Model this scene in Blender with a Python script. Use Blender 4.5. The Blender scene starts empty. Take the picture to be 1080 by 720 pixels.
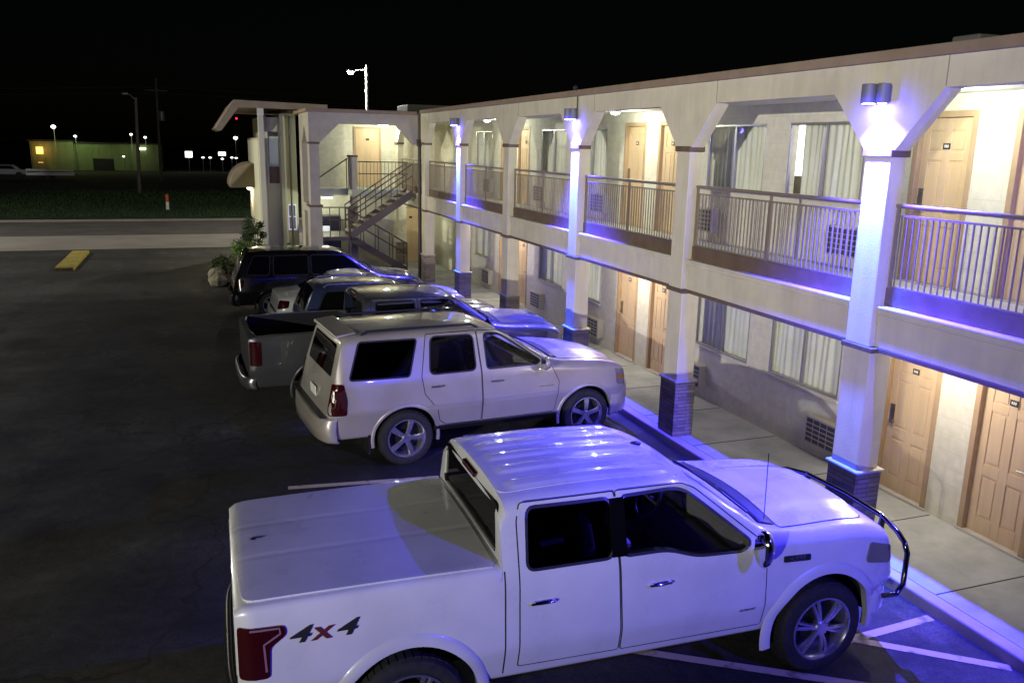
import bpy, bmesh, math, random
import numpy as np
from mathutils import Vector, Matrix
R = math.radians
random.seed(7)
C = bpy.context.scene.collection
scene = bpy.context.scene

# ---------------------------------------------------------------- camera
YAW, PITCH, ROLL, FPX = .357, .2279, -.0222, 887.23
cy_, sy_ = math.cos(YAW), math.sin(YAW)
F0 = Vector((sy_, cy_, 0)); R0 = Vector((cy_, -sy_, 0)); U0 = Vector((0, 0, 1))
Fw = F0*math.cos(PITCH) - U0*math.sin(PITCH)
Dn = -(U0*math.cos(PITCH) + F0*math.sin(PITCH))
Xc = R0*math.cos(ROLL) + Dn*math.sin(ROLL)
Yc = -R0*math.sin(ROLL) + Dn*math.cos(ROLL)
cam_data = bpy.data.cameras.new('camera')
cam = bpy.data.objects.new('camera', cam_data); C.objects.link(cam)
m = Matrix((( Xc.x, -Yc.x, -Fw.x, 0), (Xc.y, -Yc.y, -Fw.y, 0), (Xc.z, -Yc.z, -Fw.z, 4.4763), (0, 0, 0, 1)))
cam.matrix_world = m
cam_data.sensor_width = 36.0
cam_data.lens = FPX/1080*36.0
cam_data.clip_end = 2000
cam_data.clip_start = .05
scene.camera = cam

# ---------------------------------------------------------------- world, lamps, exposure
world = bpy.data.worlds.new('World'); scene.world = world
world.use_nodes = True
wn = world.node_tree
bg = wn.nodes['Background']
sky = wn.nodes.new('ShaderNodeTexSky'); sky.sky_type = 'NISHITA'; sky.sun_disc = False
sky.sun_elevation = R(12); sky.sun_rotation = R(225)
wn.links.new(sky.outputs[0], bg.inputs[0])
bg.inputs[1].default_value = 0.0002
scene.view_settings.view_transform = 'Standard'
scene.view_settings.look = 'None'
scene.view_settings.exposure = 0
scene.view_settings.gamma = 1
scene.render.engine = 'CYCLES'
try:
    scene.cycles.use_denoising = True
    scene.cycles.denoiser = 'OPENIMAGEDENOISE'
    scene.cycles.sample_clamp_indirect = 4
    scene.cycles.max_bounces = 6
except Exception:
    pass

def lamp(name, kind, loc, energy, color, radius=.05, target=None, spot=None, blend=1):
    d = bpy.data.lights.new(name, kind); d.energy = energy; d.color = color
    d.shadow_soft_size = radius
    o = bpy.data.objects.new(name, d); C.objects.link(o); o.location = loc
    if target is not None:
        o.rotation_euler = (Vector(target)-Vector(loc)).to_track_quat('-Z', 'Y').to_euler()
    if spot: d.spot_size = R(spot); d.spot_blend = blend
    return o
BLUE = (.05, .038, 1.0)
CYAN = (.01, .30, 1.0)
# parking-lot floods on tall poles behind the camera (they throw the hard vehicle shadows on the motel wall)
lamp('lot_flood', 'SPOT', (-22, -15.5, 6.4), 46000, (1, .97, .83), .12, (6.7, 15.2, 7.3), 34, 1)
lamp('street_flood', 'SPOT', (-22, 22, 5.0), 17000, (1, .97, .74), .12, (2.5, 29.5, 3.2), 26, 1)

# ---------------------------------------------------------------- materials
M = {}
def mat(name, col, rough=.6, metal=0, coat=0, emit=None, estr=0, spec=None):
    if name in M: return M[name]
    mt = bpy.data.materials.new(name); mt.use_nodes = True
    b = mt.node_tree.nodes['Principled BSDF']
    b.inputs['Base Color'].default_value = (*col, 1)
    b.inputs['Roughness'].default_value = rough
    b.inputs['Metallic'].default_value = metal
    b.inputs['Coat Weight'].default_value = coat
    b.inputs['Coat Roughness'].default_value = .04
    if spec is not None: b.inputs['Specular IOR Level'].default_value = spec
    if emit: b.inputs['Emission Color'].default_value = (*emit, 1); b.inputs['Emission Strength'].default_value = estr
    M[name] = mt
    return mt
def nodes_of(mt): return mt.node_tree.nodes, mt.node_tree.links, mt.node_tree.nodes['Principled BSDF']
def noisy(name, c1, c2, scale=4, rough=.8, bump=0, bscale=80, detail=6, metal=0, stretch=None, lo=.35, hi=.65, bdist=.01):
    mt = mat(name, c1, rough, metal); n, l, b = nodes_of(mt)
    tc = n.new('ShaderNodeTexCoord'); co = tc.outputs['Object']
    if stretch:
        mp = n.new('ShaderNodeMapping'); mp.inputs['Scale'].default_value = stretch; l.new(co, mp.inputs[0]); co = mp.outputs[0]
    t = n.new('ShaderNodeTexNoise'); t.inputs['Scale'].default_value = scale; t.inputs['Detail'].default_value = detail
    l.new(co, t.inputs['Vector'])
    r = n.new('ShaderNodeValToRGB'); r.color_ramp.elements[0].color = (*c1, 1); r.color_ramp.elements[1].color = (*c2, 1)
    r.color_ramp.elements[0].position = lo; r.color_ramp.elements[1].position = hi
    l.new(t.outputs['Fac'], r.inputs[0]); l.new(r.outputs[0], b.inputs['Base Color'])
    if bump:
        t2 = n.new('ShaderNodeTexNoise'); t2.inputs['Scale'].default_value = bscale; t2.inputs['Detail'].default_value = 4
        l.new(co, t2.inputs['Vector'])
        bp = n.new('ShaderNodeBump'); bp.inputs['Strength'].default_value = bump; bp.inputs['Distance'].default_value = bdist
        l.new(t2.outputs['Fac'], bp.inputs['Height']); l.new(bp.outputs[0], b.inputs['Normal'])
    return mt
def facade_mapping(n, l):
    # (y, z) of the object as a brick plane
    tc = n.new('ShaderNodeTexCoord'); sp = n.new('ShaderNodeSeparateXYZ'); l.new(tc.outputs['Object'], sp.inputs[0])
    ad = n.new('ShaderNodeMath'); ad.operation = 'ADD'; l.new(sp.outputs[0], ad.inputs[0]); l.new(sp.outputs[1], ad.inputs[1])
    cb = n.new('ShaderNodeCombineXYZ'); l.new(ad.outputs[0], cb.inputs[0]); l.new(sp.outputs[2], cb.inputs[1])
    return cb.outputs[0]
def brick(name, c1, c2, mortar, scale, w, h, msize, rough=.85, bump=.4, squash=1, noise=True):
    mt = mat(name, c1, rough); n, l, b = nodes_of(mt)
    v = facade_mapping(n, l)
    t = n.new('ShaderNodeTexBrick'); l.new(v, t.inputs['Vector'])
    t.inputs['Color1'].default_value = (*c1, 1); t.inputs['Color2'].default_value = (*c2, 1); t.inputs['Mortar'].default_value = (*mortar, 1)
    t.inputs['Scale'].default_value = scale; t.inputs['Brick Width'].default_value = w; t.inputs['Row Height'].default_value = h
    t.inputs['Mortar Size'].default_value = msize; t.inputs['Mortar Smooth'].default_value = .3
    nz = n.new('ShaderNodeTexNoise'); nz.inputs['Scale'].default_value = 9; nz.inputs['Detail'].default_value = 5
    tc = n.new('ShaderNodeTexCoord'); l.new(tc.outputs['Object'], nz.inputs['Vector'])
    mx = n.new('ShaderNodeMix'); mx.data_type = 'RGBA'; mx.blend_type = 'MULTIPLY'; mx.inputs[0].default_value = .35
    l.new(t.outputs['Color'], mx.inputs[6]); l.new(nz.outputs['Fac'], mx.inputs[7]); l.new(mx.outputs[2], b.inputs['Base Color'])
    bp = n.new('ShaderNodeBump'); bp.inputs['Strength'].default_value = bump; bp.inputs['Distance'].default_value = .02; bp.invert = True
    ad = n.new('ShaderNodeMath'); ad.operation = 'SUBTRACT'; l.new(t.outputs['Fac'], ad.inputs[0])
    ml = n.new('ShaderNodeMath'); ml.operation = 'MULTIPLY'; ml.inputs[1].default_value = .25; l.new(nz.outputs['Fac'], ml.inputs[0]); l.new(ml.outputs[0], ad.inputs[1])
    l.new(ad.outputs[0], bp.inputs['Height']); l.new(bp.outputs[0], b.inputs['Normal'])
    return mt
def streaks(mt, f=.75, scale=2.2):
    n, l, b = nodes_of(mt); src = b.inputs['Base Color'].links[0].from_socket
    tc = n.new('ShaderNodeTexCoord'); mp = n.new('ShaderNodeMapping'); mp.inputs['Scale'].default_value = (4, 4, .28); l.new(tc.outputs['Object'], mp.inputs[0])
    t = n.new('ShaderNodeTexNoise'); t.inputs['Scale'].default_value = scale; t.inputs['Detail'].default_value = 6; t.inputs['Roughness'].default_value = .65; l.new(mp.outputs[0], t.inputs['Vector'])
    t2 = n.new('ShaderNodeTexNoise'); t2.inputs['Scale'].default_value = .9; t2.inputs['Detail'].default_value = 5; l.new(tc.outputs['Object'], t2.inputs['Vector'])
    ad = n.new('ShaderNodeMath'); ad.operation = 'MULTIPLY'; l.new(t.outputs['Fac'], ad.inputs[0]); l.new(t2.outputs['Fac'], ad.inputs[1])
    r = n.new('ShaderNodeMapRange'); r.inputs[1].default_value = .16; r.inputs[2].default_value = .30; r.inputs[3].default_value = f; r.inputs[4].default_value = 1.03; l.new(ad.outputs[0], r.inputs[0])
    mx = n.new('ShaderNodeMix'); mx.data_type = 'RGBA'; mx.blend_type = 'MULTIPLY'; mx.inputs[0].default_value = 1
    l.new(src, mx.inputs[6]); l.new(r.outputs[0], mx.inputs[7]); l.new(mx.outputs[2], b.inputs['Base Color'])
STUCCO = noisy('stucco', (.66, .60, .47), (.72, .66, .52), 3, .9, .35, 70, bdist=.012)
streaks(STUCCO, .90, 1.1)
TRIM = noisy('brown_trim', (.13, .085, .065), (.17, .115, .085), 5, .7, .1, 60)
PARATRIM = noisy('parapet_trim', (.26, .19, .135), (.31, .23, .165), 4, .75, .1, 50)
BLOCK = brick('painted_block', (.76, .72, .59), (.80, .76, .63), (.71, .67, .55), 1, .4, .2, .006, .75, .12)
LEDGE = brick('ledge_stone', (.44, .37, .30), (.25, .21, .18), (.13, .11, .10), 1, .31, .055, .004, .85, 1.0)
CAPSTONE = noisy('capstone', (.50, .47, .43), (.58, .55, .5), 10, .8, .2, 60)
CONC = noisy('sidewalk_concrete', (.39, .41, .40), (.55, .575, .56), 1.6, .9, .15, 120, lo=.3, hi=.7)
CEIL = noisy('ceiling_paint', (.68, .66, .58), (.72, .70, .62), 3, .8, .1, 90)
streaks(CONC, .84, .7)
TAN = noisy('tan_door_paint', (.58, .42, .25), (.62, .455, .28), 2.5, .5, .06, 30, stretch=(1, 1, .15))
streaks(TAN, .90)
FRAME = noisy('brown_frame', (.36, .245, .14), (.42, .29, .17), 4, .55)
BRONZE = mat('bronze_rail', (.27, .215, .17), .45, .3)
ALU = mat('aluminium_frame', (.45, .44, .42), .35, .8)
CHROME = mat('chrome', (.8, .8, .82), .08, 1)
DARK = mat('dark_plastic', (.012, .012, .013), .5)
DARKMAT = mat('dark_recess', (.008, .008, .009), .9)
CURT = noisy('curtain_cloth', (.74, .73, .64), (.82, .81, .72), 2, .9)
ACBODY = mat('ac_enclosure', (.50, .47, .40), .5)
ACGR = mat('ac_grille', (.07, .07, .075), .5)
PLATE = mat('number_plate_face', (.03, .03, .035), .3)
PALE = mat('pale_marking', (.75, .75, .72), .5)
GALV = mat('galvanised_steel', (.3, .3, .29), .5, .5)
def emitter(name, col, s): return mat(name, (.8, .8, .8), .5, emit=col, estr=s)
def glass(name, tint, gl=1.45, rough=.0):
    mt = bpy.data.materials.new(name); mt.use_nodes = True; n = mt.node_tree.nodes; l = mt.node_tree.links
    n.clear(); out = n.new('ShaderNodeOutputMaterial')
    tr = n.new('ShaderNodeBsdfTransparent'); tr.inputs[0].default_value = (*tint, 1)
    g = n.new('ShaderNodeBsdfGlossy'); g.inputs['Roughness'].default_value = rough
    fr = n.new('ShaderNodeFresnel'); ge = n.new('ShaderNodeNewGeometry'); mr = n.new('ShaderNodeMapRange')
    mr.inputs[3].default_value = gl; mr.inputs[4].default_value = 1/gl; l.new(ge.outputs['Backfacing'], mr.inputs[0]); l.new(mr.outputs[0], fr.inputs[0])
    mx = n.new('ShaderNodeMixShader'); l.new(fr.outputs[0], mx.inputs[0]); l.new(tr.outputs[0], mx.inputs[1]); l.new(g.outputs[0], mx.inputs[2])
    l.new(mx.outputs[0], out.inputs[0]); M[name] = mt
    return mt
GLASS = glass('window_glass', (.93, .95, .94), 1.5)
TINT = glass('privacy_glass', (.05, .05, .055), 1.5)
LTINT = glass('clear_car_glass', (.80, .84, .82), 1.5)

# ---------------------------------------------------------------- mesh helpers
class B:
    def __init__(s): s.bm = bmesh.new()
    def quad(s, pts):
        return s.bm.faces.new([s.bm.verts.new(p) for p in pts])
    def box(s, x0, x1, y0, y1, z0, z1):
        v = [s.bm.verts.new((x, y, z)) for z in (z0, z1) for x, y in ((x0, y0), (x1, y0), (x1, y1), (x0, y1))]
        for f in ((3, 2, 1, 0), (4, 5, 6, 7), (0, 1, 5, 4), (1, 2, 6, 5), (2, 3, 7, 6), (3, 0, 4, 7)):
            s.bm.faces.new([v[i] for i in f])
        return s
    def prism(s, poly, axis, a, b):
        def P(p, t):
            return {'x': (t, p[0], p[1]), 'y': (p[0], t, p[1]), 'z': (p[0], p[1], t)}[axis]
        lo = [s.bm.verts.new(P(p, a)) for p in poly]; hi = [s.bm.verts.new(P(p, b)) for p in poly]
        n = len(poly)
        s.bm.faces.new(lo[::-1]); s.bm.faces.new(hi)
        for i in range(n): s.bm.faces.new((lo[i], lo[(i+1) % n], hi[(i+1) % n], hi[i]))
        bmesh.ops.recalc_face_normals(s.bm, faces=s.bm.faces)
        return s
    def tube(s, pts, r, n=8, cap=True, closed=False):
        pts = [Vector(p) for p in pts]; rings = []
        N = len(pts)
        prev = None
        for i, p in enumerate(pts):
            if closed: t = (pts[(i+1) % N]-pts[i-1])
            else: t = (pts[min(i+1, N-1)]-pts[max(i-1, 0)])
            t.normalize()
            if prev is None:
                a = Vector((0, 0, 1)) if abs(t.z) < .9 else Vector((1, 0, 0))
                u = t.cross(a).normalized()
            else:
                u = (prev - t*prev.dot(t)).normalized()
            prev = u
            w = t.cross(u)
            rr = r[i] if isinstance(r, (list, tuple)) else r
            rings.append([s.bm.verts.new(p + (u*math.cos(k*2*math.pi/n)+w*math.sin(k*2*math.pi/n))*rr) for k in range(n)])
        for i in range(N if closed else N-1):
            a, b = rings[i], rings[(i+1) % N]
            for k in range(n): s.bm.faces.new((a[k], a[(k+1) % n], b[(k+1) % n], b[k]))
        if cap and not closed:
            s.bm.faces.new(rings[0][::-1]); s.bm.faces.new(rings[-1])
        return s
    def lathe(s, prof, origin, axis='z', n=24, cap=True):
        # prof: (radius, height along axis)
        o = Vector(origin); rings = []
        for r, h in prof:
            ring = []
            for k in range(n):
                a = 2*math.pi*k/n; c, q = r*math.cos(a), r*math.sin(a)
                d = {'z': (c, q, h), 'y': (q, h, c), 'x': (h, c, q)}[axis]
                ring.append(s.bm.verts.new(o+Vector(d)))
            rings.append(ring)
        for a, b in zip(rings, rings[1:]):
            for k in range(n): s.bm.faces.new((a[k], a[(k+1) % n], b[(k+1) % n], b[k]))
        if cap:
            s.bm.faces.new(rings[0][::-1]); s.bm.faces.new(rings[-1])
        return s
    def grid(s, fn, nu, nv):
        vs = [[s.bm.verts.new(fn(i/nu, j/nv)) for j in range(nv+1)] for i in range(nu+1)]
        for i in range(nu):
            for j in range(nv): s.bm.faces.new((vs[i][j], vs[i+1][j], vs[i+1][j+1], vs[i][j+1]))
        return vs
    def ball(s, c, r, seg=12, sc=(1, 1, 1)):
        bmesh.ops.create_uvsphere(s.bm, u_segments=seg, v_segments=max(6, seg//2), radius=1,
            matrix=Matrix.Translation(c) @ Matrix.Diagonal((r*sc[0], r*sc[1], r*sc[2], 1)))
        return s
    def build(s, name, material, parent=None, smooth=None, bevel=0, local=False, solid=0, recalc=False, bseg=2):
        if recalc: bmesh.ops.recalc_face_normals(s.bm, faces=s.bm.faces)
        me = bpy.data.meshes.new(name); s.bm.to_mesh(me); s.bm.free()
        o = bpy.data.objects.new(name, me); C.objects.link(o)
        for mm in (material if isinstance(material, (list, tuple)) else [material]): me.materials.append(mm)
        if parent is not None:
            o.parent = parent
            if not local:
                r = parent
                while r.parent: r = r.parent
                me.transform(Matrix.Translation(-r.location))
        if smooth is not None: shade(me, smooth)
        if bevel:
            md = o.modifiers.new('bevel', 'BEVEL'); md.width = bevel; md.segments = bseg; md.limit_method = 'ANGLE'; md.angle_limit = R(40)
        if solid:
            md = o.modifiers.new('solid', 'SOLIDIFY'); md.thickness = solid; md.offset = -1
        return o
def shade(me, ang=35):
    for p in me.polygons: p.use_smooth = True
    try: me.set_sharp_from_angle(angle=R(ang))
    except Exception: pass
def thing(name, label, cat, loc=(0, 0, 0), rotz=0, group=None):
    o = bpy.data.objects.new(name, None); C.objects.link(o); o.location = loc; o.rotation_euler = (0, 0, rotz)
    o.empty_display_size = .2
    return tag(o, label, cat, group)
def tag(o, label=None, cat=None, group=None, kind=None):
    if label: o['label'] = label
    if cat: o['category'] = cat
    if group: o['group'] = group
    if kind: o['kind'] = kind
    return o
def copy_tree(o, parent=None):
    c = o.copy(); C.objects.link(c)
    if parent is not None: c.parent = parent
    for ch in list(o.children): copy_tree(ch, c)
    return c


# ================================================================ GROUND
def asphalt():
    mt = mat('asphalt', (.03, .03, .03), .9); n, l, b = nodes_of(mt)
    tc = n.new('ShaderNodeTexCoord'); co = tc.outputs['Object']
    def nz(scale, det, st=None, rough=.6, rot=0):
        v = co
        if st:
            mp = n.new('ShaderNodeMapping'); mp.inputs['Scale'].default_value = st; mp.inputs['Rotation'].default_value = (0, 0, rot); l.new(co, mp.inputs[0]); v = mp.outputs[0]
        t = n.new('ShaderNodeTexNoise'); t.inputs['Scale'].default_value = scale; t.inputs['Detail'].default_value = det; t.inputs['Roughness'].default_value = rough
        l.new(v, t.inputs['Vector']); return t.outputs['Fac']
    def ramp(f, a, b_, c1, c2):
        r = n.new('ShaderNodeValToRGB'); r.color_ramp.elements[0].position = a; r.color_ramp.elements[1].position = b_
        r.color_ramp.elements[0].color = (*c1, 1); r.color_ramp.elements[1].color = (*c2, 1); l.new(f, r.inputs[0]); return r.outputs[0]
    def mul(a, b_, f=1, mode='MULTIPLY'):
        mx = n.new('ShaderNodeMix'); mx.data_type = 'RGBA'; mx.blend_type = mode; mx.inputs[0].default_value = f
        l.new(a, mx.inputs[6]); l.new(b_, mx.inputs[7]); return mx.outputs[2]
    base = ramp(nz(.35, 7), .35, .7, (.023, .023, .023), (.055, .054, .050))
    # worn, pale scuffs and long darker bands across the lot
    scuff = ramp(nz(1.3, 8, (1, .45, 1), .7), .56, .72, (0, 0, 0), (.065, .06, .05))
    bands = ramp(nz(.22, 3, (.25, 1.9, 1), .5, .22), .40, .60, (.45, .45, .45), (1.15, 1.15, 1.15))
    grit = ramp(nz(38, 4, None, .8), .3, .75, (.35, .35, .35), (2.0, 2.0, 1.95))
    mott = ramp(nz(6.5, 8, None, .8), .34, .66, (.45, .45, .45), (1.7, 1.68, 1.6))
    c = mul(base, scuff, 1, 'ADD'); c = mul(c, mott); c = mul(c, bands); c = mul(c, grit)
    # cracks and oil drips
    wp = n.new('ShaderNodeTexNoise'); wp.inputs['Scale'].default_value = .9; wp.inputs['Detail'].default_value = 6; l.new(co, wp.inputs['Vector'])
    mv = n.new('ShaderNodeMix'); mv.data_type = 'RGBA'; mv.blend_type = 'LINEAR_LIGHT'; mv.inputs[0].default_value = .9; l.new(co, mv.inputs[6]); l.new(wp.outputs['Color'], mv.inputs[7])
    vo = n.new('ShaderNodeTexVoronoi'); vo.feature = 'DISTANCE_TO_EDGE'; vo.inputs['Scale'].default_value = .23; l.new(mv.outputs[2], vo.inputs['Vector'])
    c = mul(c, ramp(vo.outputs['Distance'], .002, .008, (.3, .3, .3), (1, 1, 1)))
    c = mul(c, ramp(nz(1.1, 3), .28, .40, (.4, .4, .4), (1, 1, 1)))
    l.new(c, b.inputs['Base Color'])
    r2 = ramp(nz(.8, 5), .3, .7, (.62, .62, .62), (.95, .95, .95)); l.new(r2, b.inputs['Roughness'])
    bp = n.new('ShaderNodeBump'); bp.inputs['Strength'].default_value = .5; bp.inputs['Distance'].default_value = .01
    l.new(nz(140, 3), bp.inputs['Height']); l.new(bp.outputs[0], b.inputs['Normal'])
    return mt
ASPH = asphalt()
def sheet(name, x0, x1, y0, y1, z, mt, kind='structure'):
    o = B(); o.quad([(x0, y0, z), (x1, y0, z), (x1, y1, z), (x0, y1, z)]); return tag(o.build(name, mt), kind=kind)
sheet('ground', -420, 420, -120, 620, -.03, noisy('dark_earth', (.012, .014, .010), (.03, .03, .022), .15, .95))
sheet('parking_lot', -60, 6.7, -30, 38.1, 0, ASPH)
STREETC = noisy('street_concrete', (.075, .068, .06), (.11, .10, .088), .7, .9, .2, 60)
APRON = noisy('apron_concrete', (.26, .235, .20), (.32, .29, .25), .6, .9, .2, 60)
sheet('street_apron', -120, 60, 38.1, 43.6, -.004, APRON)
sheet('street', -160, 120, 43.6, 51, -.008, STREETC)
b = B(); b.box(-160, 120, 51, 51.2, -.02, .1); tag(b.build('far_kerb', APRON), kind='structure')
GRASSM = noisy('grass_blades', (.012, .034, .008), (.03, .07, .014), .09, .9)
LAWN = noisy('lawn_soil', (.008, .018, .006), (.018, .034, .010), .3, .95)
b = B(); b.box(-14, 40, 53, 82, -.02, .05); tag(b.build('lawn', LAWN), kind='structure')
b = B()
for i in range(9000):
    x = random.uniform(-13.5, 8); y = random.uniform(53.2, 80); h = random.uniform(.06, .2); a = random.uniform(0, 6.28)
    dx, dy = .05*math.cos(a), .05*math.sin(a)
    b.bm.faces.new([b.bm.verts.new(p) for p in ((x-dx, y-dy, .05), (x+dx, y+dy, .05), (x+random.uniform(-.05, .05), y, .05+h))])
tag(b.build('grass', GRASSM), kind='stuff')
# sidewalk slabs with tooled joints, the kerb stone and the painted bays
b = B(); b.box(6.81, 8.42, -9, 31, -.05, .13)
tag(b.build('sidewalk', CONC), kind='structure')
KERB = noisy('kerb_concrete', (.46, .40, .33), (.58, .52, .44), 2.5, .85, .2, 90)
b = B(); b.box(6.64, 6.807, -9, 26.6, -.05, .135); tag(b.build('kerb', KERB, bevel=.02), kind='structure')
JOINT = mat('joint_shadow_gap', (.05, .045, .04), .95)
b = B()
for y in np.arange(-6.4, 30, 1.52): b.box(6.815, 8.3, y-.007, y+.007, .128, .1335)
tag(b.build('sidewalk_joints', JOINT), kind='structure')
PAINT = noisy('worn_yellow_paint', (.10, .08, .05), (.62, .52, .30), 5, .8, .1, 60, lo=.30, hi=.46)
YEL = noisy('yellow_block_paint', (.42, .33, .06), (.62, .50, .10), 3, .75, .2, 40)
b = B()
def stripe(b, p, q, w=.1, z=.004):
    p, q = Vector(p), Vector(q); d = (q-p).normalized(); nn = Vector((-d.y, d.x))*w/2
    b.quad([(p.x+nn.x, p.y+nn.y, z), (p.x-nn.x, p.y-nn.y, z), (q.x-nn.x, q.y-nn.y, z), (q.x+nn.x, q.y+nn.y, z)])
stripe(b, (6.6, 5.60), (5.3, 5.53)); stripe(b, (6.62, 4.72), (5.3, 5.75), z=.006)
stripe(b, (5.9, 4.45), (3.4, 6.1), z=.008)
stripe(b, (2.9, 10.55), (.9, 10.78), .11)
for y in (13.35, 16.2, 18.95, 21.6, 24.4): stripe(b, (6.5, y-.35), (1.6, y+.1), .1)
tag(b.build('bay_stripes', PAINT, recalc=True), kind='structure')
b = B(); b.prism([(32.0, 0), (36.9, 0), (36.85, .1), (36.7, .13), (32.2, .13), (32.05, .1)], 'x', -4.72, -4.14)
tag(b.build('parking_block', YEL, bevel=.015), 'long yellow painted parking block lying on the dark lot', 'parking block')

# ================================================================ MOTEL
X0, XW = 6.718, 8.33
motel = thing('motel_building', 'two storey cream stucco motel with arched balcony arcade and tan doors', 'motel', (7.5, 10, 0))
CY = [6.97+3.843*k for k in range(-2, 7)]      # near edges of the columns
CW = .36
ROOMS = [7.15+3.82*k for k in range(-2, 6)]    # mirror lines: even index from -2 = door pairs, odd = window pairs
# parapet with octagonal arch heads
poly_tops = []
def arcade_panel(b, ys, ye, xa, xb, zc=4.49, zt=5.11, ztop=5.40, haunch=.58):
    # stucco between two columns, from cap height up to the parapet
    poly = [(ys, zc), (ys+haunch, zt), (ye-haunch, zt), (ye, zc), (ye, ztop), (ys, ztop)]
    # split so every piece is convex
    for pc in ([(ys, zc), (ys+haunch, zt), (ys+haunch, ztop), (ys, ztop)], [(ys+haunch, zt), (ye-haunch, zt), (ye-haunch, ztop), (ys+haunch, ztop)], [(ye-haunch, zt), (ye, zc), (ye, ztop), (ye-haunch, ztop)]):
        b.prism(pc, 'x', xa, xb)
b = B()
for i, y in enumerate(CY):
    b.box(X0, X0+.21, y, y+CW, 4.49, 5.40)
    if i+1 < len(CY): arcade_panel(b, y+CW, CY[i+1], X0, X0+.21)
bmesh.ops.remove_doubles(b.bm, verts=b.bm.verts, dist=.0004)
# drop the doubled internal walls between neighbouring prisms
seen = {}
for f in list(b.bm.faces):
    key = tuple(sorted(v.index for v in f.verts))
b.bm.verts.index_update()
for f in list(b.bm.faces):
    seen.setdefault(tuple(sorted(v.index for v in f.verts)), []).append(f)
for fs in seen.values():
    if len(fs) > 1: bmesh.ops.delete(b.bm, geom=fs, context='FACES_ONLY')
b.build('parapet_wall', STUCCO, motel, recalc=True)
b = B(); b.box(X0-.05, X0+.27, CY[0], 26.62, 5.402, 5.51); b.build('parapet_trim', PARATRIM, motel, bevel=.008)
b = B()
for i, y in enumerate(CY[1:-1]): b.box(X0-.003, X0+.002, y-.585, y-.573, 5.12, 5.40)
b.build('expansion_joint', mat('joint_tone', (.33, .28, .21), .9), motel)
for y in CY[1:]:
    b = B(); b.box(X0, X0+.205, y, y+CW, 2.443, 4.488)
    col = b.build('column', STUCCO, motel, bevel=.012)
    b = B(); b.box(X0-.025, X0+.235, y-.025, y+CW+.025, 4.45, 4.53); b.build('column_cap', TRIM, col, bevel=.008)
    b = B(); b.box(X0+.002, X0+.30, y-.04, y+CW-.0, 1.0, 2.40); b.build('lower_shaft', STUCCO, col, bevel=.012)
    b = B(); b.box(X0-.028, X0+.34, y-.075, y+CW+.03, 2.385, 2.441); b.build('shaft_cap', TRIM, col, bevel=.008)
    b = B(); b.box(X0-.022, X0+.33, y-.07, y+CW+.025, .12, 1.0); b.build('stone_base', LEDGE, col, bevel=.01)
    b = B(); b.box(X0-.05, X0+.355, y-.10, y+CW+.05, 1.0, 1.035); b.build('base_ledge', CAPSTONE, col, bevel=.012)
# balcony slab, stepped stucco fascia, brown drip and kick board
b = B(); b.box(6.9, XW-.003, CY[0], 31.0, 2.47, 2.92); b.build('balcony_slab', CEIL, motel)
b = B()
for i in range(len(CY)-1):
    ya, yb = CY[i]+CW, CY[i+1]
    b.box(6.80, 6.897, ya+.001, yb-.001, 2.44, 2.80); b.box(6.775, 6.897, ya+.001, yb-.001, 2.803, 2.86); b.box(6.755, 6.897, ya+.001, yb-.001, 2.863, 2.895)
b.build('slab_fascia', STUCCO, motel, bevel=.01)
b = B()
for i in range(len(CY)-1): b.box(6.785, 6.91, CY[i]+CW+.03, CY[i+1]-.077, 2.395, 2.438)
b.build('drip_trim', TRIM, motel)
b = B()
for i in range(len(CY)-1): b.box(6.86, 6.905, CY[i]+CW+.002, CY[i+1]-.002, 2.9, 3.09)
b.build('kick_board', TRIM, motel)
b = B(); b.box(6.88, XW-.003, CY[0], 31.0, 5.18, 5.26); b.build('balcony_ceiling', CEIL, motel)
b = B(); b.box(6.94, 17, CY[0], 31.0, 5.264, 5.395); b.build('roof_deck', mat('roof_felt', (.05, .05, .05), .9), motel)
# railings, one panel per bay
for i in range(len(CY)-1):
    ya, yb = CY[i]+CW+.004, CY[i+1]-.004
    b = B(); b.tube([(6.88, ya, 3.955), (6.88, yb, 3.955)], .024, 10)
    rl = b.build('railing', BRONZE, motel, smooth=40)
    b = B(); b.box(6.868, 6.892, ya+.01, yb-.01, 3.845, 3.865); b.box(6.868, 6.892, ya+.01, yb-.01, 3.095, 3.115)
    nb = int((yb-ya)/.08)
    for k in range(1, nb):
        y = ya+(yb-ya)*k/nb; b.box(6.873, 6.887, y-.0055, y+.0055, 3.1, 3.86)
    for y in (ya+.025, (ya+yb)/2, yb-.025): b.box(6.865, 6.895, y-.015, y+.015, 3.0, 3.95)
    b.build('balusters', BRONZE, rl)

# the room wall with its door and window openings
def wall_cells(b, x0, x1, y0, y1, z0, z1, holes):
    ys = sorted({y0, y1, *[h[0] for h in holes], *[h[1] for h in holes]}); ys = [y for y in ys if y0 <= y <= y1]
    for a, c in zip(ys, ys[1:]):
        hs = sorted([h for h in holes if h[0] < (a+c)/2 < h[1]], key=lambda h: h[2])
        z = z0
        for h in hs:
            if h[2] > z: b.box(x0, x1, a, c, z, h[2])
            z = h[3]
        if z < z1: b.box(x0, x1, a, c, z, z1)
doors, wins, acs = [], [], []
for fl, z in ((0, .15), (1, 2.92)):
    for k, yc in zip(range(-2, 6), ROOMS):
        for s in (-1, 1):
            if k % 2 == 0:
                a, c = sorted((yc+s*.27, yc+s*1.12))
                if k > -2 and c < 27 and a > 5.0: doors.append((a, c, z, z+2.05, s))
            else:
                a, c = sorted((yc+s*.28, yc+s*1.86))
                if c < 26.3: wins.append((a, c, z+.92, z+1.98, s)); acs.append((yc+s*1.74, z+.38, s, fl))
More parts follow.
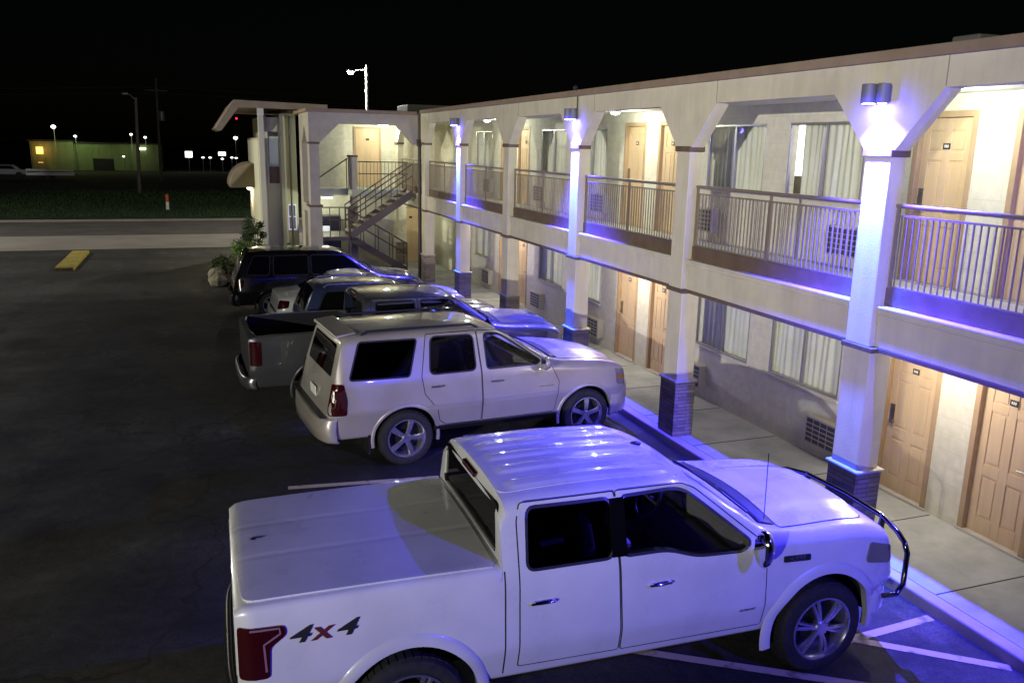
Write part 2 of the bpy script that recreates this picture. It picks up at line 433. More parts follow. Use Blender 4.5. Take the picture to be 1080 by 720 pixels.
holes = [(d[0], d[1], d[2]+.001 if d[2] < 1 else d[2], d[3]) for d in doors] + [w[:4] for w in wins]
b = B()
wall_cells(b, XW, XW+.16, CY[0], 29.0, .02, 2.47, [h for h in holes if h[2] < 2.4])
wall_cells(b, XW, XW+.16, CY[0], 29.0, 2.475, 5.18, [h for h in holes if h[2] > 2.4])
b.build('room_wall', BLOCK, motel)
b = B(); b.box(XW+.9, XW+1.0, CY[0], 29.0, 0, 5.18); b.build('inner_wall', mat('room_paint', (.35, .32, .26), .9), motel)

def panel_door(a, c, z0, z1, s, parent, x=XW, axis='x', matl=None):
    # six-panel leaf facing -x, stiles and rails proud of the sunk fields, raised panels inside
    w = c-a; H = z1-z0
    fr = .055
    b = B()
    la, lc, lz = a+fr, c-fr, z1-fr
    xf = x+.055
    b.box(xf+.012, xf+.045, la, lc, z0, lz)
    st = .105*w/.85
    mid = (la+lc)/2
    hz = [z0, z0+.21, z0+.72, z0+.86, z0+1.50, z0+1.60, z0+1.85, lz]
    for y0, y1 in ((la, la+st), (mid-st/2, mid+st/2), (lc-st, lc)): b.box(xf, xf+.011, y0, y1, z0, lz)
    for k in (0, 2, 4, 6):
        for y0, y1 in ((la+st+.0005, mid-st/2-.0005), (mid+st/2+.0005, lc-st-.0005)): b.box(xf, xf+.011, y0, y1, hz[k], hz[k+1])
    for k in (1, 3, 5):
        for y0, y1 in ((la+st, mid-st/2), (mid+st/2, lc-st)):
            b.box(xf+.003, xf+.0125, y0+.03, y1-.03, hz[k]+.03, hz[k+1]-.03)
    d = b.build('door', TAN, parent, bevel=.004)
    b = B(); b.box(x-.012, x+.07, a-.022, la-.002, z0, z1+.02); b.box(x-.012, x+.07, lc+.002, c+.022, z0, z1+.02); b.box(x-.012, x+.07, la-.0015, lc+.0015, lz+.002, z1+.02)
    b.build('door_frame', FRAME, d, bevel=.006)
    b = B(); b.box(x-.03, x+.07, a-.04, c+.04, z0-.02, z0+.012); b.build('threshold', CAPSTONE, d, bevel=.004)
    hy = (lc-.075) if s > 0 else (la+.075)
    b = B(); b.box(xf-.018, xf-.001, hy-.032, hy+.032, z0+.9, z0+1.16); b.tube([(xf-.018, hy, z0+.95), (xf-.06, hy, z0+.95), (xf-.062, hy-s*.1, z0+.95)], .011, 8)
    b.lathe([(.02, -.03), (.02, -.012)], (xf, hy, z0+1.11), 'x', 12)
    b.build('handle', mat('lock_nickel', (.28, .27, .25), .3, .9), d, bevel=.004)
    b = B(); b.box(xf-.009, xf-.001, mid-.05, mid+.05, z0+1.63, z0+1.70)
    pl = b.build('number_plate', PLATE, d)
    b = B()
    for q in (-.022, 0, .022): b.box(xf-.011, xf-.0092, mid+q-.007, mid+q+.007, z0+1.65, z0+1.682)
    b.build('digits', PALE, pl)
    return d
for d in doors: panel_door(*d, motel)
LIT = emitter('lit_room', (1, .97, .9), 2.6)
def curtain(b, x, ya, yb, za, zb, seed, amp=.035):
    rnd = random.Random(seed); ph = [rnd.uniform(0, 6.28) for _ in range(4)]
    def f(u, v):
        y = ya+(yb-ya)*u; t = y*2*math.pi
        w = math.sin(t/.13+ph[0]+.6*math.sin(t/.7+ph[1]))*.6+math.sin(t/.31+ph[2]+v*.8)*.4
        return (x+amp*w*(.45+.55*(1-v)), y+.012*math.sin(v*3+ph[3]+t/.5), za+(zb-za)*v)
    b.grid(f, int((yb-ya)/.012), 8)
for i, (a, c, z0, z1, s) in enumerate(wins):
    b = B(); t = .035; x1 = XW+.006; x2 = XW+.046; mid = (a+c)/2+random.uniform(-.05, .05)
    for bx in ((a, a+t, z0, z1), (c-t, c, z0, z1), (a+t, c-t, z0, z0+t), (a+t, c-t, z1-t, z1), (mid-.022, mid+.022, z0+t, z1-t)): b.box(x1, x2, *bx)
    w = b.build('window', ALU, motel, bevel=.004)
    b = B(); b.quad([(x1+.02, a+t, z0+t), (x1+.02, mid-.022, z0+t), (x1+.02, mid-.022, z1-t), (x1+.02, a+t, z1-t)])
    b.quad([(x1+.02, mid+.022, z0+t), (x1+.02, c-t, z0+t), (x1+.02, c-t, z1-t), (x1+.02, mid+.022, z1-t)]); b.build('pane', GLASS, w)
    b = B(); lit = (z0 > 3 and abs(a-11.0) < .9 and False)
    gap = c-.22 if (z0 > 3 and 8.5 < a < 9.5) else None
    dark = (a+.30) if i % 3 == 1 else None
    ya = a-.02 if i % 4 else a+.03
    ye = c+.02 if gap is None else gap
    curtain(b, XW+.105, ya, ye, z0-.15, z1+.02, i)
    b.build('curtain', CURT, w, smooth=60)
    b = B(); b.box(XW-.03, XW+.05, a-.03, c+.03, z0-.045, z0-.002); b.build('sill', CAPSTONE, w, bevel=.006)
    if gap is not None:
        b = B(); b.box(XW+.5, XW+.52, c-.6, c+.5, z0+.28, z1+.1); b.build('lit_wall', LIT, w)
for (yc, z, s, fl) in acs:
    b = B(); b.box(XW-.13, XW+.05, yc-.33, yc+.33, z-.2, z+.21)
    a = b.build('air_conditioner', ACBODY, motel, bevel=.012)
    b = B()
    b.box(XW-.1345, XW-.131, yc-.29, yc+.29, z-.17, z+.18)
    g = b.build('grille', ACGR, a)
    b = B()
    for k in range(1, 5): b.box(XW-.142, XW-.135, yc-.29, yc+.29, z-.17+k*.07-.006, z-.17+k*.07+.006)
    for k in range(1, 4): b.box(XW-.144, XW-.1425, yc-.29+k*.145-.006, yc-.29+k*.145+.006, z-.17, z+.18)
    b.build('louvers', ACBODY, a)

# down pipe at the inner corner and the conduit over the third column
b = B(); b.tube([(X0-.03, 26.72, .1), (X0-.03, 26.72, 5.4)], .055, 10); b.box(X0-.1, X0+.04, 26.62, 26.82, 4.4, 4.62)
b.build('downpipe', mat('pipe_brown', (.05, .035, .03), .5), motel, smooth=40)
b = B(); b.tube([(X0-.02, 14.77, 5.0), (X0-.02, 14.77, 5.45), (X0-.06, 14.77, 5.52)], .012, 6); b.ball((X0-.06, 14.77, 5.55), .05); b.build('conduit', DARK, motel)

# ---------------------------------------------------------------- stair wing
wing = thing('stair_wing', 'cream stucco stair hall with wide arch at the far end of the motel', 'stair hall', (5, 28.5, 0))
YF = 26.95
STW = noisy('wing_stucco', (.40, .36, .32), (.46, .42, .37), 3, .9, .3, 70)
b = B()
za, zb, zt = 4.45, 5.03, 5.36
for pc in ([(3.28, za), (3.60, za), (4.2, zb), (4.2, zt), (3.28, zt)], [(4.2, zb), (6.0, zb), (6.0, zt), (4.2, zt)], [(6.0, zb), (6.55, za), (6.715, za), (6.715, zt), (6.0, zt)]):
    b.prism(pc, 'y', YF, YF+.22)
for pc in ([(27.171, za), (27.45, za), (28.1, 5.0), (28.1, zt), (27.171, zt)], [(28.1, 5.0), (28.75, za), (29.5, za), (29.5, zt), (28.1, zt)]):
    b.prism(pc, 'x', 3.28, 3.48)
b.build('arch_wall', STW, wing)
b = B(); b.box(3.20, 6.66, YF-.05, 31, 5.362, 5.47); b.build('roof_slab', PARATRIM, wing, bevel=.01)
b = B(); b.box(3.28, 3.58, YF, 27.4, 2.55, 4.449); cc = b.build('column', STW, wing, bevel=.012)
b = B(); b.box(3.255, 3.60, YF-.025, 27.42, 4.41, 4.475); b.build('column_cap', TRIM, cc)
b = B(); b.box(3.24, 3.62, YF-.04, 27.5, 0, 2.5); b.build('lower_shaft', STW, cc, bevel=.012)
b = B(); b.box(3.21, 3.65, YF-.07, 27.53, 2.502, 2.56); b.build('shaft_cap', TRIM, cc)
b = B(); b.box(3.28, 3.48, 28.85, 29.5, 2.55, 4.449); b.box(3.28, 3.48, 27.54, 29.5, 2.3, 2.549); b.box(3.28, 3.46, 28.6, 29.5, 0, 2.299); b.build('side_wall', STW, wing)
b = B(); b.box(3.49, 8.33, 31.0, 31.2, 0, 5.36); b.box(8.33, 8.5, 29.0, 31.2, 0, 5.36); b.build('back_wall', BLOCK, wing)
b = B(); b.box(4.9, 6.9, 29.1, 30.99, 2.70, 2.92); b.box(3.5, 4.898, 29.7, 30.99, 2.70, 2.92); b.build('upper_floor', CONC, wing)
b = B(); b.box(3.5, 8.33, 27.2, 30.99, 5.2, 5.26); b.build('hall_ceiling', CEIL, wing)
b = B(); b.box(4.88, 5.14, 29.25, 29.55, 0, 4.0); pr = b.build('stair_pier', STW, wing, bevel=.01)
b = B(); b.box(4.85, 5.17, 29.22, 29.58, 4.0, 4.06); b.build('pier_cap', TRIM, pr)
# door in the back wall on the upper floor (faces the lot)
def side_door(x0, x1, y, z0, z1, parent):
    b = B(); b.box(x0, x1, y-.03, y, z0, z1)
    mid = (x0+x1)/2
    for p, q in ((x0+.1, mid-.05), (mid+.05, x1-.1)):
        for u, v in ((z0+.21, z0+.72), (z0+.86, z0+1.5), (z0+1.6, z1-.12)): b.box(p, q, y-.037, y-.0305, u, v)
    d = b.build('door', TAN, parent, bevel=.004)
    b = B(); b.box(x0-.07, x0-.002, y-.05, y, z0, z1+.07); b.box(x1+.002, x1+.07, y-.05, y, z0, z1+.07); b.box(x0-.0015, x1+.0015, y-.05, y, z1+.002, z1+.07); b.build('door_frame', FRAME, d)
    b = B(); b.box(mid-.06, mid+.06, y-.045, y-.038, z0+1.63, z0+1.70); b.build('number_plate', PLATE, d)
side_door(5.42, 6.25, 30.995, 2.93, 4.96, wing)
side_door(7.0, 7.8, 30.995, .15, 2.15, wing)
STEEL = mat('dark_stair_steel', (.12, .095, .08), .55, .2)
TREAD = noisy('tread_concrete', (.32, .28, .24), (.40, .36, .31), 6, .8)
def flight(xa, za_, xb, zb_, y0, y1, n):
    ang = math.atan2(zb_-za_, xb-xa)
    b = B()
    for y in (y0, y1-.05):
        b.prism([(xa, za_-.16), (xb, zb_-.16), (xb, zb_+.10), (xa, za_+.10)], 'y', y, y+.05)
    st = b.build('staircase', STEEL, wing)
    for k in range(n):
        t = (k+.5)/n; x = xa+(xb-xa)*t; z = za_+(zb_-za_)*t; w = abs(xb-xa)/n
        b = B(); b.box(x-w*.55, x+w*.55, y0+.052, y1-.052, z-.005, z+.045); b.build('tread', TREAD, st, bevel=.006)
    for y in (y0+.025, y1-.025):
        b = B()
        for h in (.92, .55): b.tube([(xa, y, za_+h), (xb, y, zb_+h)], .022, 8)
        nn = 4
        for k in range(nn+1):
            t = k/nn; x = xa+(xb-xa)*t; z = za_+(zb_-za_)*t; b.tube([(x, y, z), (x, y, z+.93)], .018, 6)
        b.build('handrail', STEEL, st, smooth=40)
flight(4.55, 1.55, 6.62, 2.92, 27.35, 28.35, 8)
flight(4.7, 1.40, 6.7, .2, 28.55, 29.15, 7)
b = B(); b.box(3.6, 4.6, 27.35, 29.2, 1.40, 1.52); b.box(3.6, 3.66, 27.35, 29.2, 1.2, 1.40); b.box(4.5, 4.56, 27.4, 27.46, 0, 1.4); b.box(3.62, 3.68, 27.4, 27.46, 0, 1.4); b.build('landing', STEEL, wing)
b = B()
for z in (2.45, 2.05): b.tube([(3.6, 27.4, z), (4.55, 27.4, z)], .02, 6)
for k in range(4): b.tube([(3.62+.3*k, 27.4, 1.5), (3.62+.3*k, 27.4, 2.46)], .016, 6)
b.build('landing_rail', STEEL, wing, smooth=40); b = B()
for z in (3.85, 3.45): b.tube([(5.15, 29.15, z), (6.9, 29.15, z)], .02, 6)
for k in range(14): b.tube([(5.2+.125*k, 29.15, 2.92), (5.2+.125*k, 29.15, 3.86)], .009, 5)
b.build('balcony_rail', STEEL, wing, smooth=40); b = B()
b.tube([(3.55, 29.6, 3.05), (4.88, 29.6, 3.95)], .025, 6); b.tube([(4.84, 29.6, 2.92), (4.84, 29.6, 3.95)], .02, 6)
b.build('sloped_rail', STEEL, wing, smooth=40)
# ice / vending nook below the landing
b = B(); b.box(3.6, 4.7, 30.2, 30.95, .1, 1.95); vm = b.build('vending_machine', mat('vending_dark', (.02, .02, .025), .3), None, bevel=.02)
tag(vm, 'dark vending machine standing in the stair hall below the landing', 'vending machine')
b = B(); b.box(3.85, 4.3, 30.185, 30.198, 1.1, 1.6); b.build('front_sign', emitter('vending_panel', (.8, .9, 1), .5), vm)

# ---------------------------------------------------------------- office block with the folded roof
office = thing('office_block', 'pale office block with folded overhanging roof and round awning', 'office', (2.6, 33, 0))
OFF = noisy('office_siding', (.62, .60, .46), (.70, .68, .53), 2, .8, .15, 40, stretch=(1, 1, .1))
b = B(); b.box(2.0, 2.22, 30.3, 36.2, 0, 4.56); b.box(2.222, 3.279, 30.5, 36.2, 0, 3.0); b.box(2.8, 3.279, 30.52, 36.2, 3.002, 5.39); b.box(2.222, 2.3, 30.53, 36.2, 3.003, 5.3); b.box(2.302, 2.798, 30.51, 36.2, 4.78, 5.25)
b.box(2.302, 2.798, 31.2, 31.3, 3.0, 4.78)
b.build('wall', OFF, office)
b = B(); b.box(2.02, 2.20, 30.08, 30.29, 0, 5.30); fin = b.build('fin_pillar', mat('fin_white', (.70, .68, .6), .6), office, bevel=.01)
b = B(); b.box(2.01, 2.21, 30.05, 30.30, 5.301, 5.56); b.build('fin_cap', mat('cap_white', (.8, .8, .76), .5), fin)
b = B(); b.box(2.72, 2.90, 30.30, 30.499, 0, 5.35); b.build('fin_pillar', OFF, office, bevel=.01)
b = B(); b.tube([(3.06, 30.4, .1), (3.06, 30.4, 5.3)], .04, 8); b.build('gutter_pipe', mat('pipe_grey', (.2, .2, .17), .5), office, smooth=40)
b = B(); b.box(2.32, 2.70, 30.52, 30.56, 4.55, 4.62); b.box(2.32, 2.70, 30.52, 30.56, 3.62, 3.70); b.box(2.30, 2.345, 30.5, 30.57, 3.0, 4.78); b.box(2.70, 2.74, 30.5, 30.57, 3.0, 4.78); b.box(2.345, 2.70, 30.5, 30.57, 3.0, 3.05)
w = b.build('window', mat('window_frame_white', (.72, .7, .62), .5), office)
b = B(); b.quad([(2.345, 30.58, 3.70), (2.70, 30.58, 3.70), (2.70, 30.58, 4.55), (2.345, 30.58, 4.55)]); b.build('pane', GLASS, w)
b = B(); curt = B(); b.box(2.345, 2.70, 30.59, 30.62, 3.05, 3.62); b.build('spandrel_panel', mat('spandrel_brown', (.22, .15, .09), .6), w)
b = B(); b.box(2.4, 2.70, 30.75, 30.78, 3.7, 4.6); b.build('blind', emitter('lit_blind', (.75, .85, .8), .12), w)
b = B(); b.box(2.93, 3.2, 30.46, 30.49, 2.30, 2.335); b.box(2.93, 3.2, 30.46, 30.49, 1.45, 1.485); b.box(2.93, 2.955, 30.46, 30.49, 1.486, 2.299); b.box(3.175, 3.2, 30.46, 30.49, 1.486, 2.299); b.box(3.055, 3.075, 30.46, 30.49, 1.486, 2.299); b.box(2.956, 3.174, 30.462, 30.488, 1.9, 1.925)
w = b.build('office_window', emitter('neon_edge', (.75, .6, 1), .55), office)
b = B(); b.box(2.955, 3.175, 30.49, 30.498, 1.486, 2.299); b.build('pane', mat('dim_window', (.05, .06, .07), .1, emit=(.4, .6, .6), estr=.12), w)
prof = [(4.3, 5.52), (1.42, 5.52), (.86, 4.78), (.68, 4.86), (1.28, 5.76), (4.3, 5.70)]
b = B(); b.prism(prof[:2]+[prof[4], prof[5]], 'y', 29.95, 37.5); b.prism([prof[1], prof[2], prof[3], prof[4]], 'y', 29.95, 37.5)
b.build('roof', noisy('roof_fascia', (.34, .27, .20), (.40, .33, .25), 3, .7), office)
b = B(); r_ = .86
for k in range(12):
    a0, a1 = math.pi/2*k/12, math.pi/2*(k+1)/12
    b.quad([(2.0-r_*math.sin(a0), 32.9, 2.78+r_*math.cos(a0)), (2.0-r_*math.sin(a1), 32.9, 2.78+r_*math.cos(a1)), (2.0-r_*math.sin(a1), 36.1, 2.78+r_*math.cos(a1)), (2.0-r_*math.sin(a0), 36.1, 2.78+r_*math.cos(a0))])
for y in (32.9, 36.1):
    b.bm.faces.new([b.bm.verts.new((2.0, y, 2.78))]+[b.bm.verts.new((2.0-r_*math.sin(math.pi/2*k/12), y, 2.78+r_*math.cos(math.pi/2*k/12))) for k in range(13)])
bmesh.ops.remove_doubles(b.bm, verts=b.bm.verts, dist=.001)
b.build('awning', noisy('awning_canvas', (.34, .28, .20), (.40, .33, .24), 4, .8), office, smooth=40, solid=.02)
b = B(); b.box(1.86, 1.98, 34.6, 35.6, 2.60, 2.70); b.build('awning_lamp', emitter('awning_glow', (1, .9, .65), 12), office)

# ================================================================ VEHICLES
def pchip(kn):
    xs = np.array([k[0] for k in kn], float); ys = np.array([k[1] for k in kn], float)
    if len(xs) == 1: return lambda x: ys[0]+0*np.asarray(x, float)
    h = np.diff(xs); d = np.diff(ys)/h; mm = np.zeros(len(xs))
    for i in range(1, len(xs)-1):
        if d[i-1]*d[i] > 0:
            w1, w2 = 2*h[i]+h[i-1], h[i]+2*h[i-1]; mm[i] = (w1+w2)/(w1/d[i-1]+w2/d[i])
    mm[0], mm[-1] = d[0], d[-1]
    def f(x):
        x = np.clip(np.asarray(x, float), xs[0], xs[-1]); i = np.clip(np.searchsorted(xs, x)-1, 0, len(h)-1)
        t = (x-xs[i])/h[i]
        return (2*t**3-3*t**2+1)*ys[i]+(t**3-2*t**2+t)*h[i]*mm[i]+(-2*t**3+3*t**2)*ys[i+1]+(t**3-t**2)*h[i]*mm[i+1]
    return f
def fillet(pts, rad, closed=False, n=5):
    out = []; N = len(pts)
    for i, p in enumerate(pts):
        r = rad[i] if isinstance(rad, (list, tuple)) else rad
        if not closed and i in (0, N-1) or r <= 0: out.append(tuple(p)); continue
        a, b_, c = np.array(pts[i-1], float), np.array(p, float), np.array(pts[(i+1) % N], float)
        la, lc = np.linalg.norm(a-b_)+1e-9, np.linalg.norm(c-b_)+1e-9
        p0 = b_+(a-b_)/la*min(r, .45*la); p1 = b_+(c-b_)/lc*min(r, .45*lc)
        for k in range(n):
            t = k/(n-1); out.append(tuple((1-t)**2*p0+2*t*(1-t)*b_+t*t*p1))
    return out
class Shell:
    """lofted vehicle skin; x forward, y left, z up"""
    def __init__(s, curves, xs, inset=0, zfloor=None, bed=None):
        s.f = {k: pchip(v) for k, v in curves.items()}; s.inset = inset; s.zfloor = zfloor; s.xs = xs; s.bed = bed
    def section(s, x):
        g = lambda k: float(s.f[k](x))
        i = s.inset
        zb = g('zb') if s.zfloor is None else s.zfloor
        ws, wm, zm, wb, zbelt, wt, zt, cr = g('ws')-i, g('wm')-i, g('zm'), g('wb')-i, g('zbelt'), g('wt')-i, g('zt')-i, g('crown')
        zbelt = min(zbelt, zt-.03); zm = min(zm, zbelt-.05); zm = max(zm, zb+.05)
        base = [(0, zb), (ws, zb), (wm, zm), (wb, zbelt)]
        if s.bed and s.bed[0] < x < s.bed[1]:
            zf = s.bed[2]
            up = [(wt, zt), (wt-.07, zt), (wt-.085, zf), (0, zf)]
            pts = base+up; rad = [0, .05, .14, .03, .03, .015, .02, 0]
        else:
            up = [(wt, zt), (wt*.55, zt+cr*.8), (wt*.25, zt+cr*.97), (0, zt+cr)]
            pts = base+up; rad = [0, .05, .045, s.f['rb'](x), s.f['rt'](x), .2, .1, 0]
        rad = [float(r) for r in rad]
        q = fillet(pts, rad)
        out = [q[0]]
        sub = 2
        for a, b_ in zip(q, q[1:]):
            L = math.hypot(a[0]-b_[0], a[1]-b_[1]); k = 1
            out.append(b_)
        return q
    def mesh(s, b):
        rings = []
        for x in s.xs:
            q = s.section(x); half = [(y, z) for y, z in q]
            ring = [(x, -y, z) for y, z in half]+[(x, y, z) for y, z in half[-2:0:-1]]
            rings.append([b.bm.verts.new(p) for p in ring])
        n = len(rings[0])
        for a, c in zip(rings, rings[1:]):
            for k in range(n): b.bm.faces.new((a[k], a[(k+1) % n], c[(k+1) % n], c[k]))
        b.bm.faces.new(rings[0][::-1]); b.bm.faces.new(rings[-1])
        bmesh.ops.recalc_face_normals(b.bm, faces=b.bm.faces)
    def tables(s):
        s.tx = np.arange(s.xs[0]+.001, s.xs[-1], .01)
        s.zl = np.linspace(.15, 2.1, 196); s.yl = np.linspace(0, 1.1, 56)
        Y = []; T = []
        for x in s.tx:
            q = np.array(s.section(x)); 
            # outer side: from sill to the top edge (max z up to first decrease of slope)
            k = int(np.argmax(q[:, 0])); 
            jt = 1
            wt_ = float(s.f['wt'](x))-s.inset; zt_ = float(s.f['zt'](x))-s.inset
            zs, ys = q[1:, 1], np.maximum(q[1:, 0], wt_-.02)
            keep = [0]
            for j in range(1, len(zs)):
                if zs[j] > zs[keep[-1]]+1e-5: keep.append(j)
                else: 
                    if zs[j] < zs[keep[-1]]-.01: break
            Y.append(np.interp(s.zl, zs[keep], ys[keep]))
            up = q[k:]; o = np.argsort(up[:, 0]); T.append(np.interp(s.yl, up[o, 0], up[o, 1]))
        s.Y = np.array(Y); s.T = np.array(T)
    def _bil(s, tab, ax, x, v):
        fx = np.clip((x-s.tx[0])/.01, 0, len(s.tx)-1.001); fv = np.clip((v-ax[0])/(ax[1]-ax[0]), 0, len(ax)-1.001)
        i, j = int(fx), int(fv); a, c = fx-i, fv-j
        return (1-a)*((1-c)*tab[i, j]+c*tab[i, j+1])+a*((1-c)*tab[i+1, j]+c*tab[i+1, j+1])
    def side(s, x, z): return s._bil(s.Y, s.zl, x, z)
    def top(s, x, y): return s._bil(s.T, s.yl, x, abs(y))

def patch(poly, fn, step=.06, hole=None, rim=0):
    """flat polygon (with an optional hole) cut into a lattice and mapped by fn(u, v) -> xyz; rim folds its edge inwards"""
    b = B(); vs = [b.bm.verts.new((p[0], p[1], 0)) for p in poly]
    if hole is None: b.bm.faces.new(vs)
    else:
        hs = [b.bm.verts.new((p[0], p[1], 0)) for p in hole]
        es = [b.bm.edges.new((l_[i-1], l_[i])) for l_ in (vs, hs) for i in range(len(l_))]
        bmesh.ops.triangle_fill(b.bm, use_beauty=True, use_dissolve=False, edges=es)
    us = [p[0] for p in poly]; ws = [p[1] for p in poly]
    for ax, lo, hi in ((0, min(us), max(us)), (1, min(ws), max(ws))):
        n = max(1, int((hi-lo)/step))
        for k in range(1, n):
            co = [0, 0, 0]; no = [0, 0, 0]; co[ax] = lo+(hi-lo)*k/n; no[ax] = 1
            bmesh.ops.bisect_plane(b.bm, geom=b.bm.verts[:]+b.bm.edges[:]+b.bm.faces[:], plane_co=co, plane_no=no)
    bmesh.ops.recalc_face_normals(b.bm, faces=b.bm.faces)
    want = Vector(fn.out) if hasattr(fn, 'out') else None
    for v in b.bm.verts: v.co = Vector(fn(v.co.x, v.co.y))
    b.bm.normal_update()
    if want is not None:
        tot = sum((f.normal.dot(want)*f.calc_area() for f in b.bm.faces))
        if tot < 0: bmesh.ops.reverse_faces(b.bm, faces=b.bm.faces)
    if rim:
        ed = [e for e in b.bm.edges if e.is_boundary]
        r = bmesh.ops.extrude_edge_only(b.bm, edges=ed)
        for v in r['geom']:
            if isinstance(v, bmesh.types.BMVert): v.co -= want*rim
        bmesh.ops.recalc_face_normals(b.bm, faces=b.bm.faces); b.bm.normal_update()
        tot = sum((f.normal.dot(want)*f.calc_area() for f in b.bm.faces))
        if tot < 0: bmesh.ops.reverse_faces(b.bm, faces=b.bm.faces)
    return b
def side_fn(sh, sgn, off):
    def fn(x, z): return (x, sgn*(sh.side(x, z)+off), z)
    fn.out = (0, sgn, 0); return fn
def top_fn(sh, off, bump=None):
    def fn(x, y): return (x, y, sh.top(x, y)+off+(bump(x, y) if bump else 0))
    fn.out = (0, 0, 1); return fn
def ribbon(line, w, fn, step=.04):
    b = B(); pts = []
    for p, q in zip(line, line[1:]):
        n = max(1, int(math.hypot(q[0]-p[0], q[1]-p[1])/step))
        for k in range(n): pts.append((p[0]+(q[0]-p[0])*k/n, p[1]+(q[1]-p[1])*k/n))
    pts.append(line[-1]); rows = []
    for i, p in enumerate(pts):
        a, c = pts[max(i-1, 0)], pts[min(i+1, len(pts)-1)]
        dx, dz = c[0]-a[0], c[1]-a[1]; L = math.hypot(dx, dz)+1e-9; nx, nz = -dz/L*w/2, dx/L*w/2
        rows.append((b.bm.verts.new(fn(p[0]+nx, p[1]+nz)), b.bm.verts.new(fn(p[0]-nx, p[1]-nz))))
    for r, q in zip(rows, rows[1:]): b.bm.faces.new((r[0], r[1], q[1], q[0]))
    b.bm.normal_update(); want = Vector(fn.out)
    if sum(f.normal.dot(want) for f in b.bm.faces) < 0: bmesh.ops.reverse_faces(b.bm, faces=b.bm.faces)
    return b
def grow(poly, d):
    c = np.mean(poly, axis=0); out = []
    N = len(poly); P = [np.array(p, float) for p in poly]
    area = sum(P[i][0]*P[(i+1) % N][1]-P[(i+1) % N][0]*P[i][1] for i in range(N))
    sg = 1 if area > 0 else -1
    for i in range(N):
        t = P[(i+1) % N]-P[i-1]; L = np.linalg.norm(t)+1e-9; n = np.array([t[1], -t[0]])/L*sg
        out.append(tuple(P[i]+n*d))
    return out
def boolean(o, cutter, op='DIFFERENCE'):
    md = o.modifiers.new('cut', 'BOOLEAN'); md.operation = op; md.solver = 'EXACT'; md.object = cutter
def bake(o, cutters=()):
    dg = bpy.context.evaluated_depsgraph_get(); dg.update()
    me = bpy.data.meshes.new_from_object(o.evaluated_get(dg)); o.modifiers.clear(); old = o.data; o.data = me
    for c in cutters: bpy.data.objects.remove(c, do_unlink=True)

RUBBER = noisy('tyre_rubber', (.012, .012, .012), (.022, .022, .021), 20, .8)
ALLOY = mat('alloy_silver', (.62, .62, .64), .25, .9)
LAMPRED = mat('tail_lamp_red', (.035, .002, .003), .12, coat=1)
LAMPCLR = mat('lamp_clear', (.30, .29, .28), .08, .5, coat=1)
GAP = mat('panel_gap', (.012, .012, .012), .9)
CABIN = mat('cabin_trim', (.16, .145, .125), .8)
SEAT = noisy('seat_leather', (.22, .18, .14), (.27, .22, .17), 8, .55)
BLACKGLASS = mat('dark_glass', (.004, .004, .005), .03, coat=0, spec=.5)
def paint(name, col, metal=.0, rough=.35, coat=1.0):
    return noisy_paint(name, col, metal, rough, coat)
def noisy_paint(name, col, metal, rough, coat):
    mt = mat(name, col, rough, metal, coat); n, l, b = nodes_of(mt)
    tc = n.new('ShaderNodeTexCoord'); t = n.new('ShaderNodeTexNoise'); t.inputs['Scale'].default_value = 2.2; t.inputs['Detail'].default_value = 7
    l.new(tc.outputs['Object'], t.inputs[0])
    r = n.new('ShaderNodeMapRange'); r.inputs[1].default_value = .3; r.inputs[2].default_value = .7; r.inputs[3].default_value = rough-.06; r.inputs[4].default_value = rough+.12
    l.new(t.outputs['Fac'], r.inputs[0]); l.new(r.outputs[0], b.inputs['Roughness'])
    r2 = n.new('ShaderNodeValToRGB'); r2.color_ramp.elements[0].color = (*[c*.88 for c in col], 1); r2.color_ramp.elements[1].color = (*col, 1)
    r2.color_ramp.elements[0].position = .3; r2.color_ramp.elements[1].position = .6
    l.new(t.outputs['Fac'], r2.inputs[0]); l.new(r2.outputs[0], b.inputs['Base Color'])
    return mt

